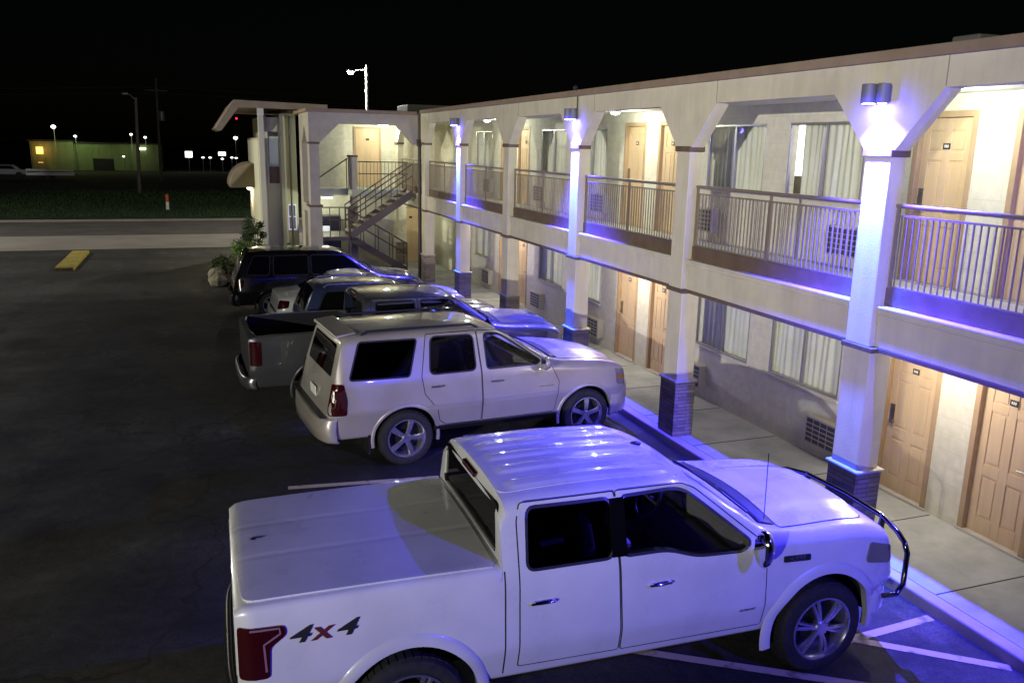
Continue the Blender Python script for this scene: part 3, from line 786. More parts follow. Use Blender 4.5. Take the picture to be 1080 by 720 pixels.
_wheels = {}
def wheel(root, x, side, R_, width, ytrack, spokes, style, hubz):
    key = (R_, width, spokes, style)
    sgn = -1 if side < 0 else 1
    w = bpy.data.objects.new('wheel', None); C.objects.link(w); w.parent = root; w.location = (x, sgn*ytrack, hubz)
    w.rotation_euler = (0, .35*x, 0 if sgn < 0 else math.pi)
    if key not in _wheels:
        rr = R_*.70; hw = width/2
        b = B(); b.lathe([(rr*.97, hw*.8), (rr, -hw*.86), (rr+.02, -hw*.97), (R_*.86, -hw), (R_*.95, -hw*.93), (R_*.985, -hw*.78), (R_, -hw*.6), (R_, hw*.6), (R_*.985, hw*.8), (R_*.93, hw*.97), (rr+.02, hw)], (0, 0, 0), 'y', 44, cap=False)
        # tread blocks
        for k in range(44):
            a = 2*math.pi*k/44
            for yy in (-hw*.38, hw*.38):
                c = Vector((math.cos(a)*(R_-.001), yy, math.sin(a)*(R_-.001)))
                bmesh.ops.create_cube(b.bm, size=1, matrix=Matrix.Translation(c) @ Matrix.Rotation(-a, 4, 'Y') @ Matrix.Diagonal((.012, hw*.62, R_*2*math.pi/44*.72, 1)))
        t = b.build('tyre', RUBBER, None, smooth=40, recalc=True); tm = t.data; bpy.data.objects.remove(t)
        b = B(); b.lathe([(rr+.004, -hw*.90), (rr+.004, -hw*.98), (rr-.012, -hw*.985), (rr-.03, -hw*.80), (rr-.045, -hw*.3), (rr-.05, hw*.7)], (0, 0, 0), 'y', 40, cap=False)
        yf = -hw*.72
        for k in range(spokes):
            a0 = 2*math.pi*k/spokes
            offs = (0,) if style == 'wide' else (-.115, .115)
            for o in offs:
                a = a0+o
                w0 = R_*(.17 if style == 'wide' else .075); w1 = R_*(.24 if style == 'wide' else .085)
                ca, sa = math.cos(a), math.sin(a); t_ = Vector((-sa, 0, ca)); r_ = Vector((ca, 0, sa))
                pr = []
                for rad, wd, yy in ((.045, w0, yf-.012), (rr*.55, (w0+w1)*.46, yf-.018), (rr-.014, w1, yf-.004)):
                    cc = r_*rad
                    pr.append([b.bm.verts.new(cc-t_*wd*.5+Vector((0, yy+.012, 0))), b.bm.verts.new(cc-t_*wd*.30+Vector((0, yy-.008, 0))), b.bm.verts.new(cc+t_*wd*.30+Vector((0, yy-.008, 0))), b.bm.verts.new(cc+t_*wd*.5+Vector((0, yy+.012, 0))), b.bm.verts.new(cc+Vector((0, yy+.045, 0)))])
                for p, q in zip(pr, pr[1:]):
                    for i in range(5): b.bm.faces.new((p[i], p[(i+1) % 5], q[(i+1) % 5], q[i]))
        b.lathe([(.001, yf-.03), (R_*.14, yf-.03), (R_*.17, yf-.018), (R_*.18, yf+.03)], (0, 0, 0), 'y', 20, cap=False)
        for k in range(6):
            a = 2*math.pi*(k+.5)/6; b.lathe([(.012, yf-.034), (.012, yf-.01)], (math.cos(a)*R_*.115, 0, math.sin(a)*R_*.115), 'y', 8)
        r = b.build('rim', ALLOY, None, smooth=30, recalc=True); rm = r.data; bpy.data.objects.remove(r)
        b = B(); b.lathe([(.02, 0.02), (rr-.05, .02), (rr-.05, .05), (.02, .05)], (0, 0, 0), 'y', 30); b.lathe([(R_*.38, -.012), (R_*.38, .008)], (0, 0, 0), 'y', 30)
        k = b.build('brake_disc', mat('brake_iron', (.03, .03, .03), .5, .5), None); km = k.data; bpy.data.objects.remove(k)
        _wheels[key] = (tm, rm, km)
    for nm, me in zip(('tyre', 'rim', 'brake_disc'), _wheels[key]):
        o = bpy.data.objects.new(nm, me); C.objects.link(o); o.parent = w
    return w

def stations(x0, x1, steps, fine=.05):
    xs = list(np.arange(x0, x1, fine))+[x1]
    for s_ in steps: xs += [s_-.004, s_+.004]
    xs = sorted(xs); out = [xs[0]]
    for x in xs[1:]:
        if x-out[-1] > .003: out.append(x)
    if out[-1] != x1: out.append(x1)
    return out

def car(sp):
    root = thing(sp['name'], sp['label'], sp['cat'], (sp['pos'][0], sp['pos'][1], 0), sp['yaw'], sp.get('group'))
    cv = sp['curves']; x0, x1 = sp['x']
    xs = stations(x0, x1, sp.get('steps', []), sp.get('fine', .05))
    sh = Shell(cv, xs, bed=sp.get('bed')); 
    b = B(); sh.mesh(b); PA = sp['paint']
    body = b.build('body', [PA, DARKMAT], root, local=True)
    sh.tables()
    wc = sp['wheels']; cut = []
    b = B()
    for (wx, rz) in wc:
        for s_ in (-1, 1): b.lathe([(sp['arch'], min(s_*.58, s_*1.3)), (sp['arch'], max(s_*.58, s_*1.3))], (wx, 0, rz), 'y', 40)
    o = b.build('cutter', DARKMAT, root, local=True, recalc=True); cut.append(o); boolean(body, o)
    hollow = sp.get('cavity')
    if hollow:
        ci = Shell(cv, stations(hollow[0], hollow[1], [], .06), inset=.065, zfloor=.62)
        b = B(); ci.mesh(b); o = b.build('cutter', DARKMAT, root, local=True); cut.append(o); boolean(body, o)
        b = B()
        for w in sp['side_windows']: b.prism(fillet(w[1], w[2], True), 'y', -1.3, 1.3)
        o = b.build('cutter', DARKMAT, root, local=True, recalc=True); cut.append(o); boolean(body, o)
        ws = sp['windshield']; b = B(); b.prism(fillet([(-ws['ylo'], ws['zlo']), (ws['ylo'], ws['zlo']), (ws['yhi'], ws['zhi']), (-ws['yhi'], ws['zhi'])], .07, True), 'x', ws['xin'], ws['xout'])
        o = b.build('cutter', DARKMAT, root, local=True, recalc=True); cut.append(o); boolean(body, o)
        rw = sp['rear_glass']; b = B(); b.prism(fillet([(-rw['ylo'], rw['zlo']), (rw['ylo'], rw['zlo']), (rw['yhi'], rw['zhi']), (-rw['yhi'], rw['zhi'])], .06, True), 'x', rw['xout'], rw['xin'])
        o = b.build('cutter', DARKMAT, root, local=True, recalc=True); cut.append(o); boolean(body, o)
    bake(body, cut)
    me = body.data
    me.materials.clear(); me.materials.append(PA); me.materials.append(DARKMAT); me.materials.append(CABIN)
    for p in me.polygons:
        c = p.center; dark = False
        def depth(x):
            if x < x0+.002 or x > x1-.002: return -1
            return min(sh.side(x, c.z)-abs(c.y), sh.top(x, c.y)-c.z)
        if c.z < sp['curves']['zb'][0][1]+.08 and abs(p.normal.z) > .8: dark = True
        else:
            d = min(depth(c.x-.03), depth(c.x+.03))
            dark = d > (.02)
            if sp.get('bed') and sp['bed'][0]-.1 < c.x < sp['bed'][1]+.02 and c.z > sp['bed'][2]-.03 and abs(c.y) < .80: dark = c.z < sp['curves']['zt'][0][1]-.03
        p.material_index = 1 if dark else 0
        if dark and hollow and hollow[0]-.03 < c.x < hollow[1]+.03 and c.z > .6 and abs(c.y) < .90: p.material_index = 2
    shade(me, 32)
    md = body.modifiers.new('wn', 'WEIGHTED_NORMAL'); md.keep_sharp = True; md.weight = 60
    for (wx, rz) in wc:
        for s_ in (-1, 1): wheel(root, wx, s_, sp['R'], sp['tw'], sp['track'], sp['spokes'], sp['wstyle'], rz)
    # fender flares
    for (wx, rz) in wc:
        for s_ in (-1, 1):
            b = B(); A = sp['arch']; fw, fh = sp['flare']
            prof = [(-.004, -.05), (-.004, fh), (fw*.25, fh*1.15), (fw*.8, fh*.85), (fw, .0)]
            def fn(u, v):
                a = math.pi*(-.06+1.12*u); k = v*4; i = min(int(k), 3); t = k-i
                dr = prof[i][0]*(1-t)+prof[i+1][0]*t; oy = prof[i][1]*(1-t)+prof[i+1][1]*t
                x = wx+math.cos(a)*(A+dr); z = rz+math.sin(a)*(A+dr); z2 = max(z, .3)
                return (x, s_*(sh.side(min(max(x, x0+.02), x1-.02), max(z2, sp['curves']['zb'][0][1]+.1))+oy), z)
            b.grid(fn, 36, 4); b.build('fender_flare', PA, root, smooth=50, local=True, recalc=True)
    GL = sp.get('glasses', {})
    for (nm, poly, rad, kind) in sp['side_windows']:
        for s_ in (-1, 1):
            pl = fillet(poly, rad, True)
            if hollow:
                patch(grow(pl, .03), side_fn(sh, s_, -.022), .07).build('side_window', kind, root, local=True, smooth=60)
                lo = B()
            else:
                patch(pl, side_fn(sh, s_, .004), .07).build('side_window', kind, root, local=True, smooth=60)
            ribbon(pl+[pl[0]], .022, side_fn(sh, s_, .0055)).build('window_trim', sp.get('trim', DARK), root, local=True, solid=.006)
    def top_strip(xa, xb, ylo, yhi, off, step=.06):
        # patch of the top skin between xa and xb, half width going from ylo (xa) to yhi (xb)
        n = 12
        poly = [(xa, -ylo), (xb, -yhi), (xb, yhi), (xa, ylo)]
        return patch(fillet(poly, .05, True), top_fn(sh, off), step)
    ws = sp['windshield']
    if hollow:
        top_strip(ws['xt'], ws['xb'], ws['yhi']+.03, ws['ylo']+.03, -.025, .05).build('windshield', LTINT, root, local=True, smooth=60)
    else:
        top_strip(ws['xt'], ws['xb'], ws['yhi'], ws['ylo'], .004, .05).build('windshield', BLACKGLASS, root, local=True, smooth=60)
    rw = sp['rear_glass']
    if rw.get('flat') is not None:
        b = B(); pl = fillet([(-rw['ylo']-.03, rw['zlo']-.03), (rw['ylo']+.03, rw['zlo']-.03), (rw['yhi']+.03, rw['zhi']+.03), (-rw['yhi']-.03, rw['zhi']+.03)], .06, True)
        b.prism(pl, 'x', rw['flat'], rw['flat']+.005); b.build('rear_window', TINT if hollow else BLACKGLASS, root, local=True)
    else:
        top_strip(rw['xb'], rw['xt'], rw['ylo'], rw['yhi'], -.02 if hollow else .004, .02).build('rear_window', TINT if hollow else BLACKGLASS, root, local=True, smooth=60)
    # doors: skins 4 mm proud of a dark gap, with handles
    for (poly, hx, hz, wi) in sp['doors']:
        for s_ in (-1, 1):
            pl = fillet(poly, .022, True, 4)
            ribbon(grow(pl, .003)+[grow(pl, .003)[0]], .010, side_fn(sh, s_, .0015)).build('door_gap', GAP, root, local=True)
            hole = None
            if wi is not None:
                w_ = sp['side_windows'][wi]; hole = grow(fillet(w_[1], w_[2], True), .010)
            d = patch(grow(pl, -.0025), side_fn(sh, s_, .004), .06, hole, .005).build('door', PA, root, local=True, smooth=30)
            b = B()
            def hp(u, v):
                a = 2*math.pi*v; x = hx-.10+.2*u; r = .016*(math.sin(math.pi*min(max(u, .04), .96))**.4)
                return (x, s_*(sh.side(x, hz)+.030+r*math.cos(a)*.8), hz+r*math.sin(a))
            b.grid(hp, 12, 8)
            for q in (-.08, .08): b.box(hx+q-.012, hx+q+.012, *sorted((s_*(sh.side(hx, hz)+.002), s_*(sh.side(hx, hz)+.034))), hz-.011, hz+.011)
            b.build('handle', sp.get('handle', CHROME), d, local=True, smooth=50)
    for line in sp.get('gap_lines', []):
        for s_ in (-1, 1): ribbon(line, .010, side_fn(sh, s_, .003)).build('panel_gap', GAP, root, local=True)
    for poly in sp.get('tail_lamps', []):
        for s_ in (-1, 1): patch(fillet(poly, .03, True), side_fn(sh, s_, .012), .05, rim=.02).build('tail_lamp', LAMPRED, root, local=True, smooth=35)
    for poly in sp.get('head_lamps', []):
        for s_ in (-1, 1): patch(fillet(poly, .04, True), side_fn(sh, s_, .012), .05, rim=.02).build('head_lamp', LAMPCLR, root, local=True, smooth=35)
    if 'hood' in sp:
        h = sp['hood']
        pl = fillet([(h['xa'], -h['ya']), (h['xb'], -h['yb']), (h['xb']+.05, 0), (h['xb'], h['yb']), (h['xa'], h['ya']), (h['xa']+.06, 0)], [.05, .12, .3, .12, .05, .2], True)
        ribbon(grow(pl, .004)+[grow(pl, .004)[0]], .014, top_fn(sh, .003)).build('hood_gap', GAP, root, local=True)
        w0 = h.get('dome', .5)
        bump = lambda x, y: .028*max(0, min(1, (w0+.10-abs(y))/.14))*max(0, min(1, (x-h['xa'])/.3))
        patch(pl, top_fn(sh, .005, bump), .045, rim=.007).build('hood', PA, root, local=True, smooth=30)
    if 'cowl' in sp:
        xa, xb, ya = sp['cowl']
        cw = patch([(xa, -ya), (xb, -ya-.02), (xb+.07, 0), (xb, ya+.02), (xa, ya), (xa+.07, 0)], top_fn(sh, .006), .05).build('cowl', DARK, root, local=True, smooth=40, solid=.01)
        b = B()
        for y0 in (-.62, .06):
            b.tube([(xa-.02, y0, sh.top(xa, y0)+.03), (xa-.10, y0+.28, sh.top(xa-.1, y0+.28)+.03), (xa-.08, y0+.58, sh.top(xa-.08, y0+.58)+.03)], .011, 6)
        b.build('wiper', DARK, root, local=True)
    # mirrors
    mx, mz, ml = sp['mirror']
    for s_ in (-1, 1):
        y = sh.side(mx, mz)
        b = B(); b.ball((mx+.02, s_*(y+.17), mz+.06), .12, 14, (.6, .85, ml)); 
        for v in b.bm.verts:
            if v.co.x < mx-.02: v.co.x = mx-.02
        b.tube([(mx+.06, s_*(y-.02), mz-.05), (mx+.03, s_*(y+.08), mz-.01)], .03, 8)
        mr = b.build('mirror', sp.get('mirror_mat', DARK), root, local=True, smooth=50)
        b = B(); b.quad([(mx-.023, s_*(y+.095), mz-.0), (mx-.023, s_*(y+.245), mz-.0), (mx-.023, s_*(y+.24), mz+.13), (mx-.023, s_*(y+.10), mz+.13)]); b.build('mirror_glass', CHROME, mr, local=True)
    # front and rear bumpers
    for nm, (xa, xb, hw, za, zb_, mt) in sp['bumpers'].items():
        b = B(); n = 24; sg = 1 if xb > xa else -1
        def fn(u, v):
            t = -1+2*u; a = abs(t); c = (1-a**4)**.5 if a < 1 else 0
            prof = [(-.03, za), (0, za+.03), (.012, (za+zb_)/2), (0, zb_-.03), (-.04, zb_)]
            k = v*4; i = min(int(k), 3); q = k-i
            o = prof[i][0]*(1-q)+prof[i+1][0]*q; z = prof[i][1]*(1-q)+prof[i+1][1]*q
            return (xa+(xb-xa)*(.0+c)+sg*o, hw*math.copysign(min(1, a**.85), t), z)
        b.grid(fn, n, 4)
        b.build(nm, mt, root, local=True, smooth=45, recalc=True, solid=.03)
    # cabin
    if hollow:
        for sx in sp['seats']:
            for y in (-.40, .40):
                b = B(); b.box(sx-.26, sx+.26, y-.25, y+.25, .72, .90); st = b.build('seat', SEAT, root, local=True, bevel=.06, bseg=3)
                b = B(); b.prism([(sx-.26, .86), (sx-.12, .86), (sx-.26, 1.42), (sx-.38, 1.42)], 'y', y-.24, y+.24); b.build('backrest', SEAT, st, local=True, bevel=.05, bseg=3)
                b = B(); b.box(sx-.40, sx-.30, y-.14, y+.14, 1.46, 1.64); b.tube([(sx-.34, y-.06, 1.38), (sx-.35, y-.06, 1.48)], .01, 6); b.tube([(sx-.34, y+.06, 1.38), (sx-.35, y+.06, 1.48)], .01, 6); b.build('headrest', SEAT, st, local=True, bevel=.04, bseg=3)
        sx = sp['seats'][-1]+.52; b = B()
        cpt = Vector((sx, .40, 1.20)); ax = Vector((-.88, 0, .47)); u = Vector((0, 1, 0)); v = ax.cross(u)
        b.tube([cpt+(u*math.cos(a)+v*math.sin(a))*.19 for a in np.linspace(0, 2*math.pi, 24, endpoint=False)], .016, 8, closed=True)
        for a in (0, math.pi, -math.pi/2): b.tube([cpt, cpt+(u*math.cos(a)+v*math.sin(a))*.19], .014, 6)
        b.tube([cpt, cpt-ax*.3], .03, 8); b.build('steering_wheel', DARK, root, local=True, smooth=50)
        b = B(); b.box(sx+.14, sx+.45, -.78, .78, .75, 1.18); b.build('dashboard', mat('dash_grey', (.05, .045, .04), .6), root, local=True, bevel=.05, bseg=3)
    return root, sh

def glyphs(text, size, matl, parent, fn, x, z, shear=.2, name='emblem', depth=.006, sx=1.0):
    """lettering from the built-in font laid on a skin by fn(x, z) -> point on that skin"""
    cu = bpy.data.curves.new(name, 'FONT'); cu.body = text; cu.size = size; cu.extrude = depth; cu.shear = shear; cu.align_x = 'CENTER'; cu.offset = size*.018
    o = bpy.data.objects.new(name, cu); C.objects.link(o)
    dg = bpy.context.evaluated_depsgraph_get(); dg.update()
    me = bpy.data.meshes.new_from_object(o.evaluated_get(dg)); bpy.data.objects.remove(o)
    for v in me.vertices:
        u, w, d = v.co.x*sx, v.co.y, v.co.z
        p = Vector(fn(x+u, z+w)); v.co = p+Vector(fn.out)*(d+.004)
    o = bpy.data.objects.new(name, me); C.objects.link(o); o.parent = parent; me.materials.append(matl)
    return o

WHITE = paint('white_paint', (.64, .64, .66), 0, .28)
SILVER = paint('champagne_paint', (.47, .43, .38), .35, .34)
GREY = paint('grey_paint', (.085, .088, .10), .45, .34)
NAVY = paint('navy_paint', (.035, .05, .13), .4, .3)
PALEP = paint('pearl_paint', (.62, .63, .66), .1, .32)
BLACK = paint('black_paint', (.006, .006, .007), 0, .25)

# ---- white crew-cab pickup in front
tw = dict(zb=[(-1.2, .50), (4.4, .46)], ws=[(-1.19, .84), (-1.0, .90), (3, .92), (4.2, .88), (4.5, .70)],
    wm=[(-1.19, .93), (-1.08, .985), (2, .99), (3.9, .985), (4.25, .965), (4.42, .92), (4.5, .84)], zm=[(-1.2, .80), (4.5, .76)],
    wb=[(-1.19, .90), (-1.08, .955), (.68, .955), (3.2, .955), (4.0, .935), (4.3, .91), (4.42, .87), (4.5, .78)],
    zbelt=[(-1.19, 1.30), (.68, 1.30), (1.6, 1.30), (2.3, 1.27), (3.1, 1.25), (4.0, 1.21), (4.36, 1.15), (4.5, .92)],
    wt=[(-1.19, .90), (-1.08, .93), (.702, .93), (.712, .80), (1.5, .805), (2.4, .785), (2.8, .82), (3.12, .87), (3.3, .87), (4.0, .85), (4.3, .82), (4.5, .74)],
    zt=[(-1.19, 1.37), (-1.13, 1.405), (-.95, 1.415), (.70, 1.43), (.703, 1.43), (.712, 1.82), (.80, 1.865), (1.5, 1.885), (2.2, 1.86), (2.42, 1.80), (2.8, 1.56), (3.10, 1.37), (3.3, 1.34), (4.0, 1.29), (4.3, 1.235), (4.42, 1.17), (4.47, 1.08), (4.5, .95)],
    crown=[(-1.19, .02), (.703, .03), (.712, .06), (2.3, .06), (2.8, .05), (3.1, .05), (4.2, .04), (4.5, .03)],
    rb=[(-1.2, .05), (4.5, .05)], rt=[(-1.19, .05), (.703, .06), (.712, .12), (2.4, .12), (3.1, .06), (4.5, .06)])
TRUCK = dict(name='pickup_truck', label='white crew cab pickup with covered bed, 4x4 decal and bull bar', cat='pickup', pos=(1.27, 6.29), yaw=-.017,
    paint=WHITE, curves=tw, x=(-1.19, 4.5), steps=[.707], wheels=[(0, .42), (3.66, .42)], arch=.53, R=.42, tw=.27, track=.86, spokes=6, wstyle='twin', flare=(.09, .018),
    cavity=(.78, 2.86),
    side_windows=[('rear', [(.90, 1.38), (1.62, 1.38), (1.62, 1.83), (.92, 1.83)], .07, TINT), ('front', [(1.71, 1.38), (2.10, 1.375), (2.36, 1.29), (2.80, 1.27), (2.90, 1.33), (2.34, 1.78), (2.22, 1.83), (1.71, 1.83)], [.05, .1, .1, .05, .06, .1, .1, .05], LTINT)],
    windshield=dict(zlo=1.44, zhi=1.82, ylo=.74, yhi=.64, xin=2.0, xout=3.3, xt=2.34, xb=3.08),
    rear_glass=dict(zlo=1.47, zhi=1.82, ylo=.77, yhi=.71, xin=1.2, xout=.6, flat=.722),
    doors=[([(.84, .60), (1.69, .58), (1.655, 1.40), (1.655, 1.868), (.88, 1.865), (.84, 1.75)], 1.02, 1.13, 0), ([(1.71, .58), (3.03, .56), (3.03, 1.24), (2.98, 1.33), (2.40, 1.80), (2.27, 1.858), (1.672, 1.87), (1.672, 1.40)], 2.02, 1.12, 1)],
    gap_lines=[[(.722, .55), (.722, 1.40)]],
    tail_lamps=[[(-1.18, .90), (-.98, .90), (-.97, 1.12), (-.86, 1.20), (-.87, 1.27), (-1.18, 1.28)]],
    head_lamps=[[(4.08, .98), (4.40, .92), (4.40, 1.08), (4.12, 1.16)]],
    hood=dict(xa=3.24, xb=4.24, ya=.80, yb=.70, dome=.45), cowl=(3.06, 3.22, .74), mirror=(2.86, 1.29, 1.35), mirror_mat=CHROME,
    bumpers=dict(rear_bumper=(-1.13, -1.27, .90, .50, .72, mat('step_bumper', (.05, .05, .052), .35, .8)), front_bumper=(4.2, 4.56, .95, .42, .72, WHITE)),
    seats=[1.28, 2.12], trim=mat('chrome_trim_dark', (.25, .25, .26), .25, .9))
truck, tsh = car(TRUCK)
def on_side(sh, s_=-1, off=0.0): return side_fn(sh, s_, off)
DECAL = mat('decal_black', (.015, .015, .018), .5); DECALR = mat('decal_red', (.10, .012, .02), .5)
glyphs('4', .165, DECAL, truck, on_side(tsh, off=.002), -.785, 1.125, .3, 'decal', .002, 1.7)
glyphs('4', .165, DECAL, truck, on_side(tsh, off=.002), -.465, 1.125, .3, 'decal', .002, 1.7)
glyphs('x', .19, DECALR, truck, on_side(tsh, off=.002), -.625, 1.125, .2, 'decal', .002, 1.35)
for s_ in (-1, 1): ribbon([(-1.0, .95), (-1.01, 1.15), (-.90, 1.215), (-.905, 1.255), (-1.10, 1.26)], .014, on_side(tsh, s_, .0145)).build('lamp_guide', mat('lamp_guide_rose', (.22, .13, .17), .2), truck, local=True)
patch(fillet([(3.20, 1.115), (3.47, 1.10), (3.47, 1.155), (3.20, 1.17)], .012, True), on_side(tsh, off=.010), .06).build('fender_badge', DECAL, truck, local=True, solid=.01)
glyphs('F-150', .055, CHROME, truck, on_side(tsh, off=.010), 3.335, 1.117, .15, 'badge_lettering', .003, 1.15)
glyphs('ECOBOOST', .026, mat('badge_grey', (.3, .3, .3), .3, .8), truck, on_side(tsh, off=.006), 2.86, .74, 0, 'door_badge', .001, 1.1)
for s_ in (-1, 1): patch([(1.605, 1.385), (1.735, 1.38), (1.735, 1.825), (1.605, 1.825)], on_side(tsh, s_, .0075), .05).build('pillar_trim', BLACKGLASS, truck, local=True, smooth=40)
# tonneau lid, roof skin with pressed ribs, brake lamp, antenna
lid = fillet([(-1.13, -.86), (.66, -.90), (.66, .90), (-1.13, .86), (-1.165, .4), (-1.165, -.4)], [.10, .04, .04, .10, .2, .2], True)
patch(lid, top_fn(tsh, .014, lambda x, y: -.004*(1 if .255 < abs(y-.02) < .285 else 0)), .03, rim=.025).build('bed_cover', WHITE, truck, local=True, smooth=30)
b = B(); b.lathe([(.022, 0), (.022, .006), (.006, .007), (.006, .009)], (-1.02, .05, tsh.top(-1.02, .05)+.014), 'z', 12); b.box(-1.035, -.95, .045, .055, tsh.top(-1.0, .05)+.018, tsh.top(-1.0, .05)+.023); b.build('cover_lock', DARK, truck, local=True)
ribs = lambda x, y: .014*max(0, min(1, 1.7*math.cos(2*math.pi*y/.27)+.35))*max(0, min(1, (x-.84)/.08))*max(0, min(1, (2.30-x)/.12))*(1 if abs(y) < .6 else 0)
patch(fillet([(.76, -.63), (2.36, -.62), (2.42, 0), (2.36, .62), (.76, .63)], .1, True), top_fn(tsh, .005, ribs), .022, rim=.008).build('roof_skin', WHITE, truck, local=True, smooth=50)
b = B(); b.ball((2.25, .0, tsh.top(2.25, 0)+.012), .05, 12, (1.2, .7, .5)); b.build('roof_antenna', DARK, truck, local=True)
b = B(); b.box(.700, .745, -.17, .17, 1.845, 1.892); b.build('brake_lamp', LAMPRED, truck, local=True, bevel=.012)
b = B(); b.tube([(3.16, -.70, 1.40), (3.14, -.71, 2.0)], .004, 5); b.build('aerial', DARK, truck, local=True)
# bull bar wrapped round the nose
BARM = mat('bar_black_chrome', (.12, .12, .13), .12, 1)
b = B()
b.tube([(4.34, -.94, .60), (4.48, -.95, .60), (4.56, -.94, .68), (4.57, -.93, .98), (4.54, -.91, 1.08), (4.56, -.80, 1.13), (4.62, -.55, 1.16), (4.65, 0, 1.165), (4.62, .55, 1.16), (4.56, .80, 1.13), (4.54, .91, 1.08), (4.57, .93, .98), (4.56, .94, .68), (4.48, .95, .60), (4.34, .94, .60)], .025, 12)
bar = b.build('bull_bar', BARM, truck, local=True, smooth=60)
for z in (.74, .95):
    b = B(); b.tube([(4.54, -.52, z), (4.60, 0, z), (4.54, .52, z)], .02, 8); b.build('cross_bar', BARM, bar, local=True, smooth=60)
for y in (-.54, .54):
    b = B(); b.prism([(4.5, .45), (4.62, .5), (4.65, 1.14), (4.60, 1.20), (4.54, .7)], 'y', y-.012, y+.012); b.build('upright', BARM, bar, local=True, bevel=.004)
b = B(); b.box(4.49, 4.53, -.62, .62, .80, 1.06); gr = b.build('grille', DARK, truck, local=True, bevel=.02)
b = B()
for z in (.86, .93, 1.0): b.box(4.531, 4.55, -.60, .60, z-.018, z+.018)
b.build('grille_bar', CHROME, gr, local=True, bevel=.006)
b = B(); b.box(-1.196, -1.186, -.74, .74, .80, 1.33); b.build('tailgate', WHITE, truck, local=True, bevel=.004)

# ---- champagne SUV
sv = dict(zb=[(-1.1, .46), (3.7, .42)], ws=[(-1.12, .80), (-.95, .90), (3.2, .92), (3.6, .86), (3.78, .66)],
    wm=[(-1.12, .88), (-1.0, .96), (-.6, 1.0), (3.0, 1.0), (3.4, .985), (3.64, .92), (3.78, .80)], zm=[(-1.1, .86), (3.7, .80)],
    wb=[(-1.12, .85), (-1.0, .91), (-.6, .95), (2.4, .955), (3.2, .945), (3.55, .90), (3.70, .84), (3.78, .74)],
    zbelt=[(-1.12, .8), (-1.0, 1.2), (-.9, 1.24), (1, 1.245), (2.3, 1.23), (2.6, 1.20), (3.4, 1.12), (3.66, 1.04), (3.78, .76)],
    wt=[(-1.12, .82), (-1.03, .86), (-.94, .80), (-.80, .735), (-.6, .735), (1.3, .735), (1.6, .74), (2.0, .80), (2.40, .865), (2.6, .88), (3.4, .87), (3.6, .83), (3.72, .78), (3.78, .70)],
    zt=[(-1.12, .78), (-1.07, .98), (-1.0, 1.28), (-.93, 1.55), (-.86, 1.78), (-.78, 1.85), (-.5, 1.87), (.6, 1.88), (1.25, 1.855), (1.48, 1.80), (1.9, 1.575), (2.36, 1.33), (2.5, 1.30), (3.0, 1.245), (3.4, 1.185), (3.62, 1.125), (3.72, 1.05), (3.765, .95), (3.78, .80)],
    crown=[(-1.1, .02), (-.7, .045), (1.3, .05), (2.3, .05), (3.78, .02)], rb=[(-1.1, .05), (3.7, .06)], rt=[(-1.1, .05), (-.7, .10), (1.3, .10), (2.4, .07), (3.78, .05)])
TIRED = None
SUV = dict(name='suv', label='dusty champagne SUV with roof rack and five spoke wheels beside the white pickup', cat='suv', pos=(2.50, 12.11), yaw=.0945,
    paint=SILVER, curves=sv, x=(-1.12, 3.78), wheels=[(0, .40), (2.946, .40)], arch=.475, R=.40, tw=.27, track=.86, spokes=5, wstyle='wide', flare=(.04, .011),
    cavity=(-.70, 1.98),
    side_windows=[('quarter', [(-.80, 1.31), (.06, 1.29), (.22, 1.79), (-.62, 1.80)], .05, TINT), ('rear', [(.36, 1.29), (1.08, 1.29), (1.08, 1.79), (.42, 1.80)], .09, TINT),
                  ('front', [(1.25, 1.29), (2.08, 1.29), (2.16, 1.33), (1.62, 1.70), (1.46, 1.785), (1.25, 1.79)], [.06, .05, .05, .12, .12, .06], LTINT)],
    windshield=dict(zlo=1.40, zhi=1.80, ylo=.75, yhi=.63, xin=1.1, xout=2.5, xt=1.42, xb=2.34),
    rear_glass=dict(zlo=1.32, zhi=1.76, ylo=.68, yhi=.62, xin=-.55, xout=-1.3, xb=-1.0, xt=-.855),
    doors=[([(.47, .78), (.51, .60), (.60, .53), (1.16, .52), (1.15, 1.28), (1.13, 1.836), (.36, 1.836), (.24, 1.27), (.28, 1.02)], .47, 1.12, 1), ([(1.18, .52), (2.38, .52), (2.44, 1.0), (2.30, 1.27), (1.66, 1.735), (1.48, 1.815), (1.15, 1.833), (1.168, 1.28)], 1.40, 1.11, 2)],
    gap_lines=[],
    tail_lamps=[[(-1.10, .84), (-.86, .84), (-.84, 1.05), (-.88, 1.27), (-1.02, 1.27)]], head_lamps=[[(3.50, .84), (3.74, .80), (3.74, 1.0), (3.66, 1.05), (3.48, 1.09)]],
    hood=dict(xa=2.50, xb=3.56, ya=.80, yb=.66, dome=.4), cowl=(2.34, 2.48, .76), mirror=(2.12, 1.27, .85), mirror_mat=SILVER, handle=mat('handle_grey', (.16, .155, .15), .3, .6),
    bumpers=dict(rear_bumper=(-1.0, -1.24, .97, .44, .80, SILVER), front_bumper=(3.4, 3.90, .96, .34, .82, SILVER)), seats=[-.2, .70, 1.55])
suv, ssh = car(SUV)
